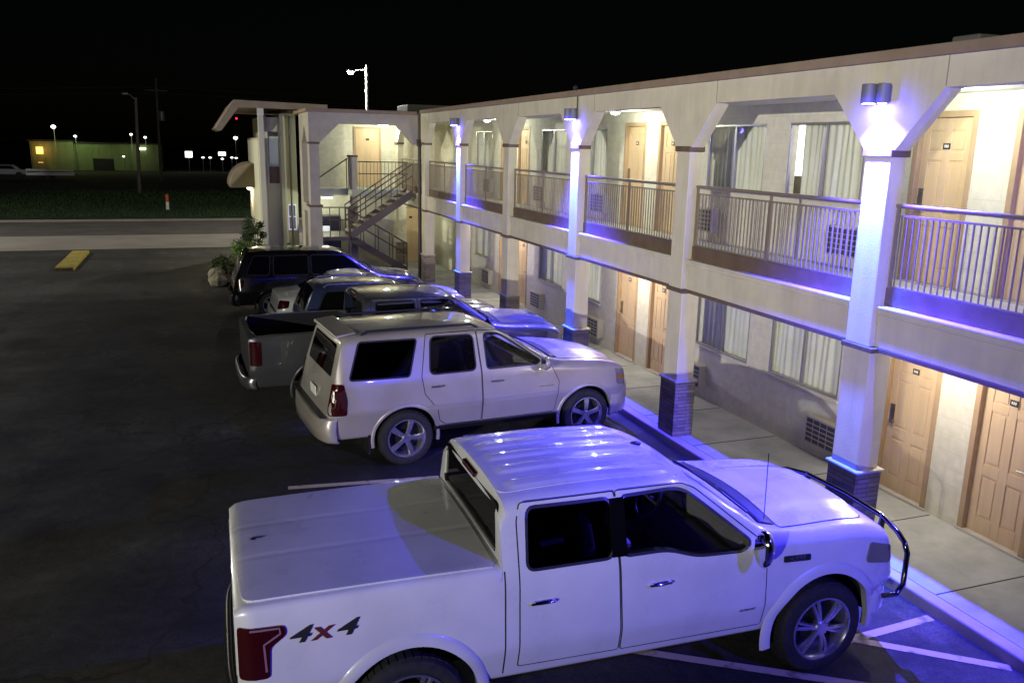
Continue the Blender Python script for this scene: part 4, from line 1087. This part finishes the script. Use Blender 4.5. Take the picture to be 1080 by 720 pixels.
for s_ in (-1, 1):
    b = B(); b.tube([(-.55, s_*.66, ssh.top(-.55, .66)+.0), (-.48, s_*.66, ssh.top(-.48, .66)+.045), (1.1, s_*.66, ssh.top(1.1, .66)+.045), (1.2, s_*.66, ssh.top(1.2, .66))], .018, 8); b.build('roof_rail', DARK, suv, local=True, smooth=50)
    patch([(.34, .78), (1.13, .78), (1.13, .855), (.34, .855)], on_side(ssh, s_, .016), .06, rim=.016).build('door_moulding', SILVER, suv, local=True)
    patch([(1.19, .79), (2.32, .81), (2.32, .875), (1.19, .865)], on_side(ssh, s_, .016), .06, rim=.016).build('door_moulding', SILVER, suv, local=True)
    patch([(.42, .44), (2.4, .42), (2.4, .50), (.42, .52)], on_side(ssh, s_, .06), .1, rim=.07).build('running_board', DARK, suv, local=True)
b = B(); b.box(-1.20, -1.02, -.86, .86, .80, .815); b.build('bumper_step', DARK, suv, local=True, bevel=.005)
b = B(); b.box(-1.10, -1.085, -.16, .16, .92, 1.06); b.build('number_plate', PALE, suv, local=True, bevel=.005)
b = B(); b.prism([(-.92, 1.845), (-.62, 1.90), (-.62, 1.92), (-.91, 1.885)], 'y', -.64, .64); b.build('spoiler', SILVER, suv, local=True, bevel=.015)
for s_ in (-1, 1):
    b = B(); b.tube([(-1.08, s_*.55, .40), (-.9, s_*.55, .40)], .03, 8); b.build('exhaust', ALLOY, suv, local=True)
    b = B(); b.box(-.55, -.53, s_*.80-.14, s_*.80+.14, .22, .5); b.build('mud_flap', DARK, suv, local=True)
b = B(); b.box(3.765, 3.80, -.52, .52, .72, 1.0); g_ = b.build('grille', DARK, suv, local=True, bevel=.015)
b = B(); b.box(3.801, 3.815, -.50, .50, .84, .875); b.build('grille_bar', SILVER, g_, local=True, bevel=.005)
for s_ in (-1, 1): ribbon([(3.50, .955), (3.74, .91)], .05, on_side(ssh, s_, .0135)).build('turn_lamp', mat('amber_lamp', (.45, .16, .02), .15, coat=1), suv, local=True)
patch(fillet([(2.10, .945), (2.34, .94), (2.34, .955), (2.10, .96)], .004, True), on_side(ssh, -1, .010), .06).build('door_badge', CHROME, suv, local=True, solid=.004)

# ---- grey pickup with the open bed
gw = {k: list(v) for k, v in tw.items()}
gw['zt'] = [(x, z-(.03 if x < .705 else .02)) for x, z in tw['zt']]
GTRUCK = dict(TRUCK, label='dark grey pickup with empty open bed between the champagne and blue SUVs', pos=(1.79, 14.85), yaw=.03, paint=GREY, curves=gw, cavity=None, fine=.07,
    bed=(-1.10, .60, .92), side_windows=[(a, p, r, BLACKGLASS) for a, p, r, k in TRUCK['side_windows']], mirror_mat=DARK, trim=DARK, handle=GREY, flare=(.035, .012),
    tail_lamps=[[(-1.18, .90), (-1.0, .90), (-1.0, 1.30), (-1.18, 1.30)]], wstyle='wide', spokes=5,
    rear_glass=dict(zlo=1.46, zhi=1.78, ylo=.74, yhi=.68, flat=.700),
    bumpers=dict(rear_bumper=(-1.1, -1.32, .94, .48, .70, mat('dull_chrome', (.35, .35, .36), .3, .9)), front_bumper=(4.2, 4.56, .95, .42, .72, CHROME)))
gtruck, gsh = car(GTRUCK)
b = B(); b.box(.700, .735, -.17, .17, 1.835, 1.875); b.build('brake_lamp', LAMPRED, gtruck, local=True, bevel=.012)

# ---- crossovers and the black van at the end of the row
def crossover(zr, L, wid, van=False):
    k = wid/1.0; r = zr-.06; f = L-.95  # rear overhang .95
    wf = 1.05+(.75 if van else 0)       # roof front
    cw_ = 2.02+(.70 if van else 0)
    belt = 1.06 if not van else 1.08
    return dict(zb=[(-.95, .36), (f, .30)], ws=[(-.95, .70*k), (-.8, .84*k), (f-.4, .86*k), (f, .55*k)], wm=[(-.95, .80*k), (-.8, .92*k), (-.3, .97*k), (f-.7, .97*k), (f-.25, .86*k), (f, .58*k)], zm=[(-.95, .72), (f, .62)],
        wb=[(-.95, .78*k), (-.8, .86*k), (-.3, .91*k), (f-.9, .91*k), (f-.3, .80*k), (f, .52*k)], zbelt=[(-.95, .80), (-.85, belt), (0, belt), (cw_-.4, belt-.02), (cw_+.3, .98), (f-.2, .80), (f, .62)],
        wt=[(-.95, .76*k), (-.86, .76*k), (-.55, .64*k), (wf, .66*k), (wf+.45, .72*k), (cw_, .80*k), (cw_+.3, .80*k), (f-.35, .72*k), (f, .46*k)],
        zt=[(-.95, .74), (-.91, .95), (-.86, 1.10), (-.66, r-.12), (-.52, r-.03), (.2, r), (wf-.2, r-.02), (wf, r-.06), (cw_, 1.12), (cw_+.2, 1.06), (f-.5, .98), (f-.15, .84), (f, .60)],
        crown=[(-.95, .02), (-.5, .05), (wf, .05), (f, .02)], rb=[(-.95, .05), (f, .06)], rt=[(-.95, .05), (-.5, .10), (wf, .10), (f, .06)])
def cross_car(label, cat, name, pos, yaw, pt, zr, L, wb_, van, spokes=5, rails=True, wid=.97, sedan=False):
    cv = crossover(zr, L, wid, van); f = L-.95; wf = 1.05+(.75 if van else 0); cw_ = 2.02+(.70 if van else 0); zb_ = 1.12; zt_ = zr-.16
    if sedan: cv['zt'] = [(-.95, .70), (-.92, .90), (-.87, .985), (-.42, 1.03), (-.36, 1.04), (.36, 1.36), (.62, 1.42), (.95, 1.435), (1.2, 1.40), (2.05, 1.04), (2.2, .99), (f-.5, .90), (f-.15, .80), (f, .60)]; cv['wt'] = [(-.95, .70), (-.86, .74), (-.40, .76), (.30, .62), (1.1, .62), (1.5, .70), (2.05, .78), (2.4, .78), (f-.35, .70), (f, .46)]; cv['zbelt'] = [(-.95, .78), (-.85, .93), (0, .95), (2.0, .93), (f-.2, .74), (f, .58)]; zb_ = .99; zt_ = 1.33
    s = dict(name=name, label=label, cat=cat, pos=pos, yaw=yaw, paint=pt, curves=cv, x=(-.95, f), fine=.07, wheels=[(0, .34), (wb_, .34)], arch=.41, R=.34, tw=.22, track=.80, spokes=spokes, wstyle='twin', flare=(.04, .012), cavity=None,
        side_windows=[('quarter', [(-.62, zb_+.03), (-.05, zb_), (.0, zt_), (-.42, zt_)], .08, BLACKGLASS), ('rear', [(.05, zb_), (.95, zb_), (.95, zt_), (.08, zt_)], .06, BLACKGLASS), ('front', [(1.02, zb_), (cw_-.25, zb_), (wf+.1, zt_-.02), (1.02, zt_)], .07, BLACKGLASS)],
        windshield=dict(xt=wf+.03, xb=cw_-.02, yhi=.58, ylo=.66), rear_glass=dict(xb=-.86, xt=-.64, ylo=.60, yhi=.54),
        doors=[([(.10, .80), (.38, .50), (.98, .45), (.98, zb_-.04), (.06, zb_-.04)], .25, .93, None), ([(1.0, .45), (cw_-.02, .45), (cw_+.02, .95), (cw_-.06, zb_-.05), (1.0, zb_-.04)], 1.2, .92, None)],
        tail_lamps=[[(-.93, .80), (-.70, .84), (-.68, 1.02), (-.86, 1.06)]], head_lamps=[[(f-.55, .70), (f-.15, .64), (f-.18, .74), (f-.55, .84)]],
        hood=dict(xa=cw_+.12, xb=f-.28, ya=.70, yb=.52, dome=.3), cowl=(cw_-.02, cw_+.10, .64), mirror=(cw_-.3, 1.10, .75), mirror_mat=pt, handle=pt,
        bumpers=dict(rear_bumper=(-.82, -1.04, .88*wid, .34, .66, pt), front_bumper=(f-.3, f+.1, .86*wid, .24, .60, pt)), seats=[])
    if sedan:
        s['side_windows'] = [('rear', [(.14, zb_+.02), (.95, zb_), (.95, zt_+.02), (.62, zt_), (.40, 1.22)], .05, BLACKGLASS), ('front', [(1.02, zb_), (1.82, zb_), (1.28, zt_-.01), (1.02, zt_+.02)], .06, BLACKGLASS)]
        s['rear_glass'] = dict(xb=-.33, xt=.36, ylo=.62, yhi=.54); s['mirror'] = (1.75, .98, .7)
        s['doors'] = [([(.22, .80), (.44, .50), (.98, .45), (.98, zb_-.05), (.10, zb_-.05)], .30, .84, None), ([(1.0, .45), (2.0, .45), (2.06, .84), (1.95, zb_-.06), (1.0, zb_-.05)], 1.2, .83, None)]
        s['tail_lamps'] = [[(-.94, .74), (-.70, .78), (-.66, .93), (-.88, .95)]]
    r, sh = car(s)
    if rails:
        for s_ in (-1, 1):
            b = B(); b.tube([(-.45, s_*.58, sh.top(-.45, .58)), (-.36, s_*.58, sh.top(-.36, .58)+.05), (.9, s_*.58, sh.top(.9, .58)+.05), (1.0, s_*.58, sh.top(1.0, .58))], .02, 8); b.build('roof_rail', ALLOY, r, local=True, smooth=50)
    return r, sh
cross_car('navy blue crossover with silver roof rails beside the grey pickup', 'crossover', 'crossover', (2.72, 17.8), .03, NAVY, 1.68, 4.6, 2.72, False)
cross_car('pearl white sedan mostly hidden behind the blue crossover', 'sedan', 'sedan', (2.47, 20.3), .02, PALEP, 1.46, 4.7, 2.75, False, rails=False, wid=.95, sedan=True)
cross_car('black minivan parked last in the row by the stair hall', 'minivan', 'minivan', (1.65, 23.05), .0, BLACK, 1.76, 5.1, 3.0, True, rails=False, wid=1.0)

# ================================================================ SMALL THINGS
# blue cylinder sconces on every other column
SCW = mat('sconce_grey', (.20, .20, .23), .6, .2)
SCE = emitter('sconce_lens', (.75, .75, 1), 30)
names_ = {0: 'blue wall lamp on the column nearest the camera', 2: 'blue wall lamp on the column with the conduit above it', 4: 'blue wall lamp farthest along, near the stair hall'}
for k in (0, 2, 4):
    y = CY[k+2]+CW/2
    t = thing('wall_lamp', names_[k], 'wall lamp', (X0, y, 4.98), 0, 'blue cylinder lamps on the columns')
    b = B(); b.box(X0-.03, X0-.004, y-.09, y+.09, 5.0, 5.16); b.build('back_plate', SCW, t, bevel=.004)
    for yy, xx, rc in ((y+.085, X0-.13, .082), (y-.075, X0-.10, .062)):
        b = B(); b.lathe([(rc, 4.985), (rc, 5.175), (rc-.008, 5.18)], (xx, yy, 0), 'z', 24); b.box(xx+rc-.01, X0-.031, yy-.03, yy+.03, 5.05, 5.11); c_ = b.build('lamp_cylinder', SCW, t, smooth=40)
        b = B(); b.lathe([(rc-.02, 4.980), (rc-.02, 4.984)], (xx, yy, 0), 'z', 20); b.build('lens', SCE, c_)
    lx = X0-.17
    l1 = lamp('sconce_beam', 'SPOT', (lx, y, 4.96), 1600, CYAN, .05, (X0+.0, y, 2.5), 40, 1)
    l2 = lamp('sconce_spill', 'SPOT', (lx-.02, y, 4.96), 7000, BLUE, .05, (X0-.7, y-.4, 0), 114 if k == 0 else 88, .85)
    l3 = lamp('sconce_halo', 'SPOT', (lx-.20, y, 4.88), 34, BLUE, .05, (X0+1, y, 4.3), 150, .7)
    for q in (l1, l2, l3): q.parent = t; q.matrix_parent_inverse = Matrix.Translation(-t.location)
lamp('sconce_behind', 'SPOT', (X0-.2, CY[0]+CW/2, 4.96), 1900, BLUE, .05, (3.0, 6.0, .8), 120, .6)
b = B(); b.box(6.95, 7.25, 6.3, 6.62, 5.40, 5.60); b.build('roof_vent', mat('unit_grey', (.10, .10, .095), .7), motel, bevel=.02)
# balcony and walkway ceiling lights
CLG = emitter('ceiling_glow', (1, .96, .86), 14)
for k, yc in zip(range(-2, 6), ROOMS):
    if k % 2: continue
    if k == -2: continue
    for fl, (z, e, nm, col) in enumerate(((2.465, 70, 'lower walkway', (1, .92, .75)), (5.175, 74, 'upper balcony', (.92, 1.0, .80)))):
        wh = {0: 'nearest', 2: 'middle', 4: 'farthest'}[k]
        t = thing('ceiling_light', '%s of the three round lights on the %s ceiling' % (wh, nm), 'ceiling light', (7.5, yc, z), 0, 'round ceiling lights over the walkways')
        b = B(); b.lathe([(.10, z), (.11, z-.02), (.10, z-.035)], (7.5, yc, 0), 'z', 24); b.build('rim', ALU, t, smooth=40)
        b = B(); b.lathe([(.085, z-.034), (.08, z-.06), (.05, z-.075), (.01, z-.08)], (7.5, yc, 0), 'z', 24); b.build('diffuser', CLG, t, smooth=60)
        q = lamp('bulb', 'POINT', (7.5, yc, z-.14), e, col, .07); q.parent = t; q.matrix_parent_inverse = Matrix.Translation(-t.location)
# stair hall lights
for (x, y, z, e, nm) in ((6.2, 29.9, 5.1, 90, 'round light on the stair hall ceiling above the tan door'), (4.2, 29.95, 2.62, 40, 'white light under the upper floor over the vending machine'), (7.4, 29.5, 2.6, 45, 'small light over the lower hall door')):
    t = thing('ceiling_light', nm, 'ceiling light', (x, y, z))
    b = B(); b.box(x-.2, x+.2, y-.06, y+.06, z, z+.06); b.build('rim', ALU, t, bevel=.01)
    b = B(); b.box(x-.18, x+.18, y-.05, y+.05, z-.05, z-.002); b.build('diffuser', CLG, t, bevel=.02)
    q = lamp('bulb', 'POINT', (x, y, z-.12), e, (.95, 1, .72), .08); q.parent = t; q.matrix_parent_inverse = Matrix.Translation(-t.location)
lamp('awning_light', 'POINT', (1.90, 35.0, 2.5), 90, (1, .86, .5), .06)

# ---------------------------------------------------------------- planting by the office
LEAF1 = noisy('bright_leaf', (.07, .15, .02), (.14, .26, .04), 6, .6)
LEAF2 = noisy('dark_leaf', (.02, .045, .012), (.05, .09, .02), 6, .6)
BARK = noisy('bark', (.06, .045, .03), (.10, .08, .055), 12, .9)
def shrub(name, label, x, y, z, r, h, n, lm, cat='shrub', trunk=None, seed=1, sq=.8):
    rnd = random.Random(seed); t = thing(name, label, cat, (x, y, z))
    b = B()
    for k in range(6):
        a = rnd.uniform(0, 6.28); q = rnd.uniform(.2, .8)*r; b.tube([(x, y, z), (x+q*.4*math.cos(a), y+q*.4*math.sin(a), z+h*.4), (x+q*math.cos(a), y+q*math.sin(a), z+h*.8)], [.02, .014, .005], 5)
    b.build('stem', BARK, t)
    b = B()
    cl = [(rnd.uniform(-1, 1)*r*.7, rnd.uniform(-1, 1)*r*.7, rnd.uniform(.25 if not trunk else .55, .95)*h, rnd.uniform(.25, .5)*r) for _ in range(10)]
    for k in range(n):
        c = rnd.choice(cl); d = Vector((rnd.gauss(0, 1), rnd.gauss(0, 1), rnd.gauss(0, 1))).normalized()*c[3]*rnd.uniform(.4, 1.1)
        p = Vector((x+c[0], y+c[1], z+c[2]))+d; u = Vector((rnd.gauss(0, 1), rnd.gauss(0, 1), rnd.gauss(0, .6))).normalized(); v = u.cross(Vector((rnd.gauss(0, 1), rnd.gauss(0, 1), rnd.gauss(0, 1)))).normalized()
        L = rnd.uniform(.05, .10)
        b.bm.faces.new([b.bm.verts.new(q) for q in (p, p+u*L*.5+v*L*.25, p+u*L, p+u*L*.5-v*L*.25)])
    b.build('foliage', lm, t)
shrub('shrub', 'bright green round shrub at the corner of the office planter', 1.35, 30.0, .1, .62, 1.05, 4200, LEAF1, seed=3)
shrub('young_tree', 'small dark leafy tree standing over the bright shrub', 1.72, 29.3, .1, .42, 1.9, 2200, LEAF2, 'tree', True, 5)
shrub('shrub', 'low dark shrub against the fluted office wall', 2.75, 29.6, .1, .45, .95, 700, LEAF2, seed=8)
shrub('shrub', 'dark straggly shrub beside the lit office window', 3.05, 29.2, .1, .3, .9, 350, LEAF2, seed=9)
shrub('shrub', 'dark low shrub in front of the round planter stones', .75, 29.6, .1, .5, .6, 1800, LEAF2, seed=12)
SOIL = noisy('planter_soil', (.03, .022, .015), (.05, .04, .03), 6, .95)
ROCK = noisy('planter_rock', (.20, .18, .14), (.33, .30, .24), 3, .9, .5, 12)
b = B(); b.box(.5, 3.2, 27.6, 30.28, -.02, .12); o = b.build('planter_bed', SOIL, bevel=.04); tag(o, kind='structure')
rnd = random.Random(4)
for i, (x, y, r, lb) in enumerate(((.42, 27.6, .27, 'largest pale boulder at the outer corner of the planter'), (.40, 28.5, .25, 'pale boulder second from the corner of the planter'), (.45, 29.3, .28, 'small pale boulder at the back of the planter'), (1.2, 27.35, .26, 'pale boulder beside the rear of the black minivan'))):
    b = B(); b.ball((x, y, r*.62), r, 14, (1.05, 1.15, .72))
    for v in b.bm.verts: v.co += (v.co-Vector((x, y, r*.6)))*rnd.uniform(-.20, .10)
    o = b.build('boulder', ROCK, smooth=22); tag(o, lb, 'boulder', 'boulders round the planter')

# ---------------------------------------------------------------- across the street
t = thing('marker_post', 'short white marker post with orange top on the dark lawn', 'marker post', (-1.85, 58.4, .05))
b = B(); b.lathe([(.10, .05), (.10, .55)], (-1.85, 58.4, 0), 'z', 12); b.build('post', mat('marker_white', (.7, .68, .6), .6), t)
b = B(); b.lathe([(.105, .551), (.105, .98), (.06, 1.04)], (-1.85, 58.4, 0), 'z', 12); b.build('post_top', mat('marker_orange', (.45, .10, .03), .6), t)
WOODP = noisy('pole_wood', (.10, .085, .07), (.15, .13, .10), 5, .9)
t = thing('utility_pole', 'grey wooden pole with an unlit street lamp arm across the road', 'utility pole', (-4.45, 76, 0))
b = B(); b.tube([(-4.45, 76, 0), (-4.2, 76, 7.6)], [.16, .11], 10); b.build('pole', WOODP, t, smooth=50)
b = B(); b.tube([(-4.2, 76, 7.4), (-4.55, 75.9, 7.75), (-4.8, 75.8, 7.85)], .035, 6); b.ball((-4.95, 75.8, 7.85), .2, 12, (1.4, .8, .55)); b.build('lamp_arm', GALV, t, smooth=50)
t = thing('utility_pole', 'thin dark pole with transformer, farther off than the lamp pole', 'utility pole', (-3.6, 100, 0))
b = B(); b.tube([(-3.6, 100, 0), (-3.45, 100, 10.6)], [.17, .12], 10); b.build('pole', WOODP, t, smooth=50)
b = B(); b.lathe([(.28, 6.3), (.30, 6.35), (.30, 7.2), (.2, 7.3)], (-3.1, 99.9, 0), 'z', 14); b.build('transformer', GALV, t, smooth=40)
b = B(); b.box(-4.6, -2.4, 99.9, 100.0, 9.3, 9.45); b.build('cross_arm', WOODP, t)
WIRE = mat('wire_black', (.05, .05, .05), .6)
for z, lb in ((8.3, 'upper overhead wire sagging between the far poles'), (7.7, 'lower overhead wire sagging between the far poles')):
    b = B(); pts = []
    for k in range(25):
        u = k/24; pts.append((-60+120*u, 98, z+.6-2.2*math.sin(math.pi*((u*2.1) % 1))*.35+u*1.6))
    b.tube(pts, .03, 5); o = b.build('overhead_wire', WIRE, smooth=60); tag(o, lb, 'wire', 'overhead wires')
# street lamp behind the roof
t = thing('street_lamp', 'lit street lamp on a pale pole rising behind the motel roof', 'street lamp', (8.5, 45, 0))
b = B(); b.tube([(8.5, 45, 0), (8.5, 45, 8.35)], [.12, .085], 10); b.build('pole', mat('lamp_pole_pale', (.5, .5, .46), .5, .2), t, smooth=50)
b = B(); b.tube([(8.5, 45, 8.15), (8.1, 45, 8.12), (7.8, 45, 8.06)], .035, 8); b.ball((7.68, 45, 8.05), .2, 14, (1.2, .7, .5)); b.build('arm', GALV, t, smooth=50)
b = B(); b.ball((7.68, 45, 7.95), .14, 14, (1.1, .9, .7)); b.build('lens', emitter('street_glow', (1, .97, .9), 22), t, smooth=60)
lamp('street_bulb', 'POINT', (7.68, 45, 7.7), 2600, (1, .95, .86), .12)
lamp('lot_fill_light', 'POINT', (-16, 41, 9), 3600, (1, .96, .88), .15)  # unseen fill added to brighten the far lot, apron and street
b = B(); b.box(8.5, 10.4, 36, 38, 5.40, 6.1); o = b.build('roof_unit', mat('unit_grey', (.10, .10, .095), .7), motel, bevel=.04)

# the long warehouse
wh = thing('warehouse', 'long low green lit warehouse across the road', 'warehouse', (-13, 133, 0))
CLAD = noisy('ribbed_cladding', (.20, .24, .13), (.27, .30, .17), .4, .7)
b = B(); b.box(-20.6, -15.4, 130, 140, 0, 3.75); b.box(-15.38, -4.6, 130.3, 140, 0, 3.55); b.build('wall', CLAD, wh)
b = B(); b.box(-20.9, -15.3, 129.8, 140.2, 3.76, 3.95); b.box(-15.29, -4.4, 130.0, 140.2, 3.56, 3.75); b.build('roof', mat('dark_roof', (.03, .03, .03), .8), wh)
b = B()
for x in np.arange(-20.4, -4.8, .8): b.box(x-.03, x+.03, 129.96 if x < -15.4 else 130.26, 129.999 if x < -15.4 else 130.299, .1, 3.5)
b.build('cladding_rib', CLAD, wh)
b = B(); b.box(-13.2, -10.6, 130.25, 130.298, 0, 1.6); b.build('loading_door', DARK, wh)
b = B(); b.box(-19.9, -19.1, 129.92, 129.99, 2.1, 3.0); b.build('lit_window', emitter('sodium_window', (1, .50, .08), 3.0), wh)
b = B(); b.box(-19.8, -19.2, 129.92, 129.99, .9, 1.05); b.build('sill_glow', emitter('sodium_dim', (1, .5, .1), .5), wh)  # strip below the lit window, its glow put in as emission
b = B(); b.box(-7.2, -6.4, 130.1, 130.29, 2.9, 3.1); b.build('wall_pack', emitter('wall_pack', (1, 1, .7), 6), wh)
lamp('sodium_lamp', 'POINT', (-19.2, 129.0, 2.6), 50, (1, .45, .08), .2)
lamp('green_wall_wash', 'POINT', (-14.6, 127.0, 4.4), 200, (.75, 1, .35), .2)
lamp('wall_wash_far', 'POINT', (-7.4, 127.2, 3.4), 60, (.8, 1, .4), .2)
for (x, z, s, col, lb) in ((-17.4, 5.65, .30, (.95, 1, .75), 'brightest greenish yard lamp above the warehouse'), (-14.9, 4.5, .2, (.8, .85, 1), 'bluish yard lamp at the step of the warehouse roof'), (-8.05, 4.9, .2, (1, 1, .75), 'small yard lamp just left of the lamp pole'), (-6.3, 4.55, .2, (.85, .9, 1), 'small white yard lamp just right of the lamp pole'), (5.5, 4.75, .28, (1, .98, .75), 'warm yard lamp seen beneath the folded roof'), (-9.2, 1.95, .16, (.8, .9, .7), 'dim low lamp on the warehouse front')):
    t = thing('yard_lamp', lb, 'yard lamp', (x, 128.6, 0), 0, 'distant yard lamps')
    b = B(); b.tube([(x, 128.9, 0), (x, 128.9, z+.05)], .05, 6); b.build('pole', GALV, t)
    b = B(); b.ball((x, 128.6, z), s, 12, (1, 1, .7)); b.build('lens', emitter('yard_%d' % int(x*10), col, 9 if s > .25 else 4), t, smooth=60)
t = thing('beacon_tower', 'slim tower with a red beacon far behind the office roof', 'tower', (9.6, 215, 0))
b = B(); b.tube([(9.6, 215, 0), (9.6, 215, 9.3)], .1, 6); b.build('mast', GALV, t)
b = B(); b.ball((9.6, 215, 9.4), .24, 10); b.build('beacon', emitter('beacon_red', (1, .02, .08), 3), t, smooth=60)
for (x, z, w, h, lb) in ((-.87, 2.35, .48, .42, 'square lit sign board far across the road'), (3.6, 2.5, .5, .26, 'wide lit sign board nearest the office corner')):
    t = thing('lit_sign', lb, 'sign', (x, 130, 0), 0, 'distant lit signs')
    b = B(); b.tube([(x, 130.1, 0), (x, 130.1, z-h)], .06, 6); b.build('post', GALV, t)
    b = B(); b.box(x-w, x+w, 130, 130.2, z-h, z+h); b.build('sign_face', emitter('sign_glow', (1, 1, .82), 3), t)
for (x, z, lb) in ((1.0, 1.95, 'white low lamp just right of the square sign'), (1.95, 1.95, 'white low lamp midway between the two lit signs'), (3.6, 1.8, 'small lamp under the wide lit sign'), (4.9, 2.0, 'dim low lamp right of the wide lit sign'), (5.5, 1.95, 'dimmest low lamp near the office wall')):
    t = thing('bollard_lamp', lb, 'lamp', (x, 130, 0), 0, 'low lamps by the lit signs')
    b = B(); b.tube([(x, 130.1, 0), (x, 130.1, z-.1)], .04, 6); b.build('post', GALV, t)
    b = B(); b.ball((x, 130, z), .17, 10, (1.3, 1, .6)); b.build('lens', emitter('low_glow', (1, 1, .95), 3.5), t, smooth=60)
# two pale vehicles put in place of white light streaks on the far street
def far_vehicle(name, label, cat, x, y, L, h, glow):
    t = thing(name, label, cat, (x, y, 0))
    b = B(); b.prism([(x-L/2, .35), (x+L/2, .35), (x+L/2, h*.55), (x+L/2-.2, h*.62), (x+L*.28, h*.66), (x+L*.15, h), (x-L*.3, h), (x-L*.44, h*.66), (x-L/2, h*.6)], 'y', y-.85, y+.85); b.build('body', mat('far_paint_'+name, (.30, .30, .31), .4, coat=.5), t, bevel=.05)
    b = B(); b.prism([(x+L*.25, h*.68), (x+L*.14, h*.95), (x-L*.28, h*.95), (x-L*.38, h*.68)], 'y', y-.862, y-.853); b.build('side_window', BLACKGLASS, t)
    for q in (-.3, .3):
        b = B(); b.lathe([(.32, -.88), (.32, -.68)], (x+L*q, y, .33), 'y', 18); b.build('wheel', RUBBER, t)
far_vehicle('sedan', 'pale sedan standing in for a light streak at the left edge', 'sedan', -19.3, 106, 4.4, 1.35, 1)
t = thing('streak_trailer', 'long flat white trailer standing in for a light streak beyond the road', 'trailer', (-14.8, 104, 0))
b = B(); b.box(-17.0, -12.4, 103.2, 105.2, .35, .62); b.box(-17.0, -12.4, 103.22, 103.26, .8, 1.0); b.box(-17, -16.9, 103.3, 105.1, .62, 1.0); b.build('deck', mat('trailer_white', (.75, .75, .75), .5), t, bevel=.02)
b = B()
for x in (-15.4, -14.6): b.lathe([(.32, 103.3), (.32, 103.5)], (x, 0, .32), 'y', 16)
b.build('wheel', RUBBER, t)
lamp('far_fill_light', 'SPOT', (-19, 99, 4), 130, (.9, .95, 1), .1, (-17.5, 105, .6), 60, .8)  # added light without a fixture, makes the trailer and sedan visible
# dark trees against the sky beyond the road
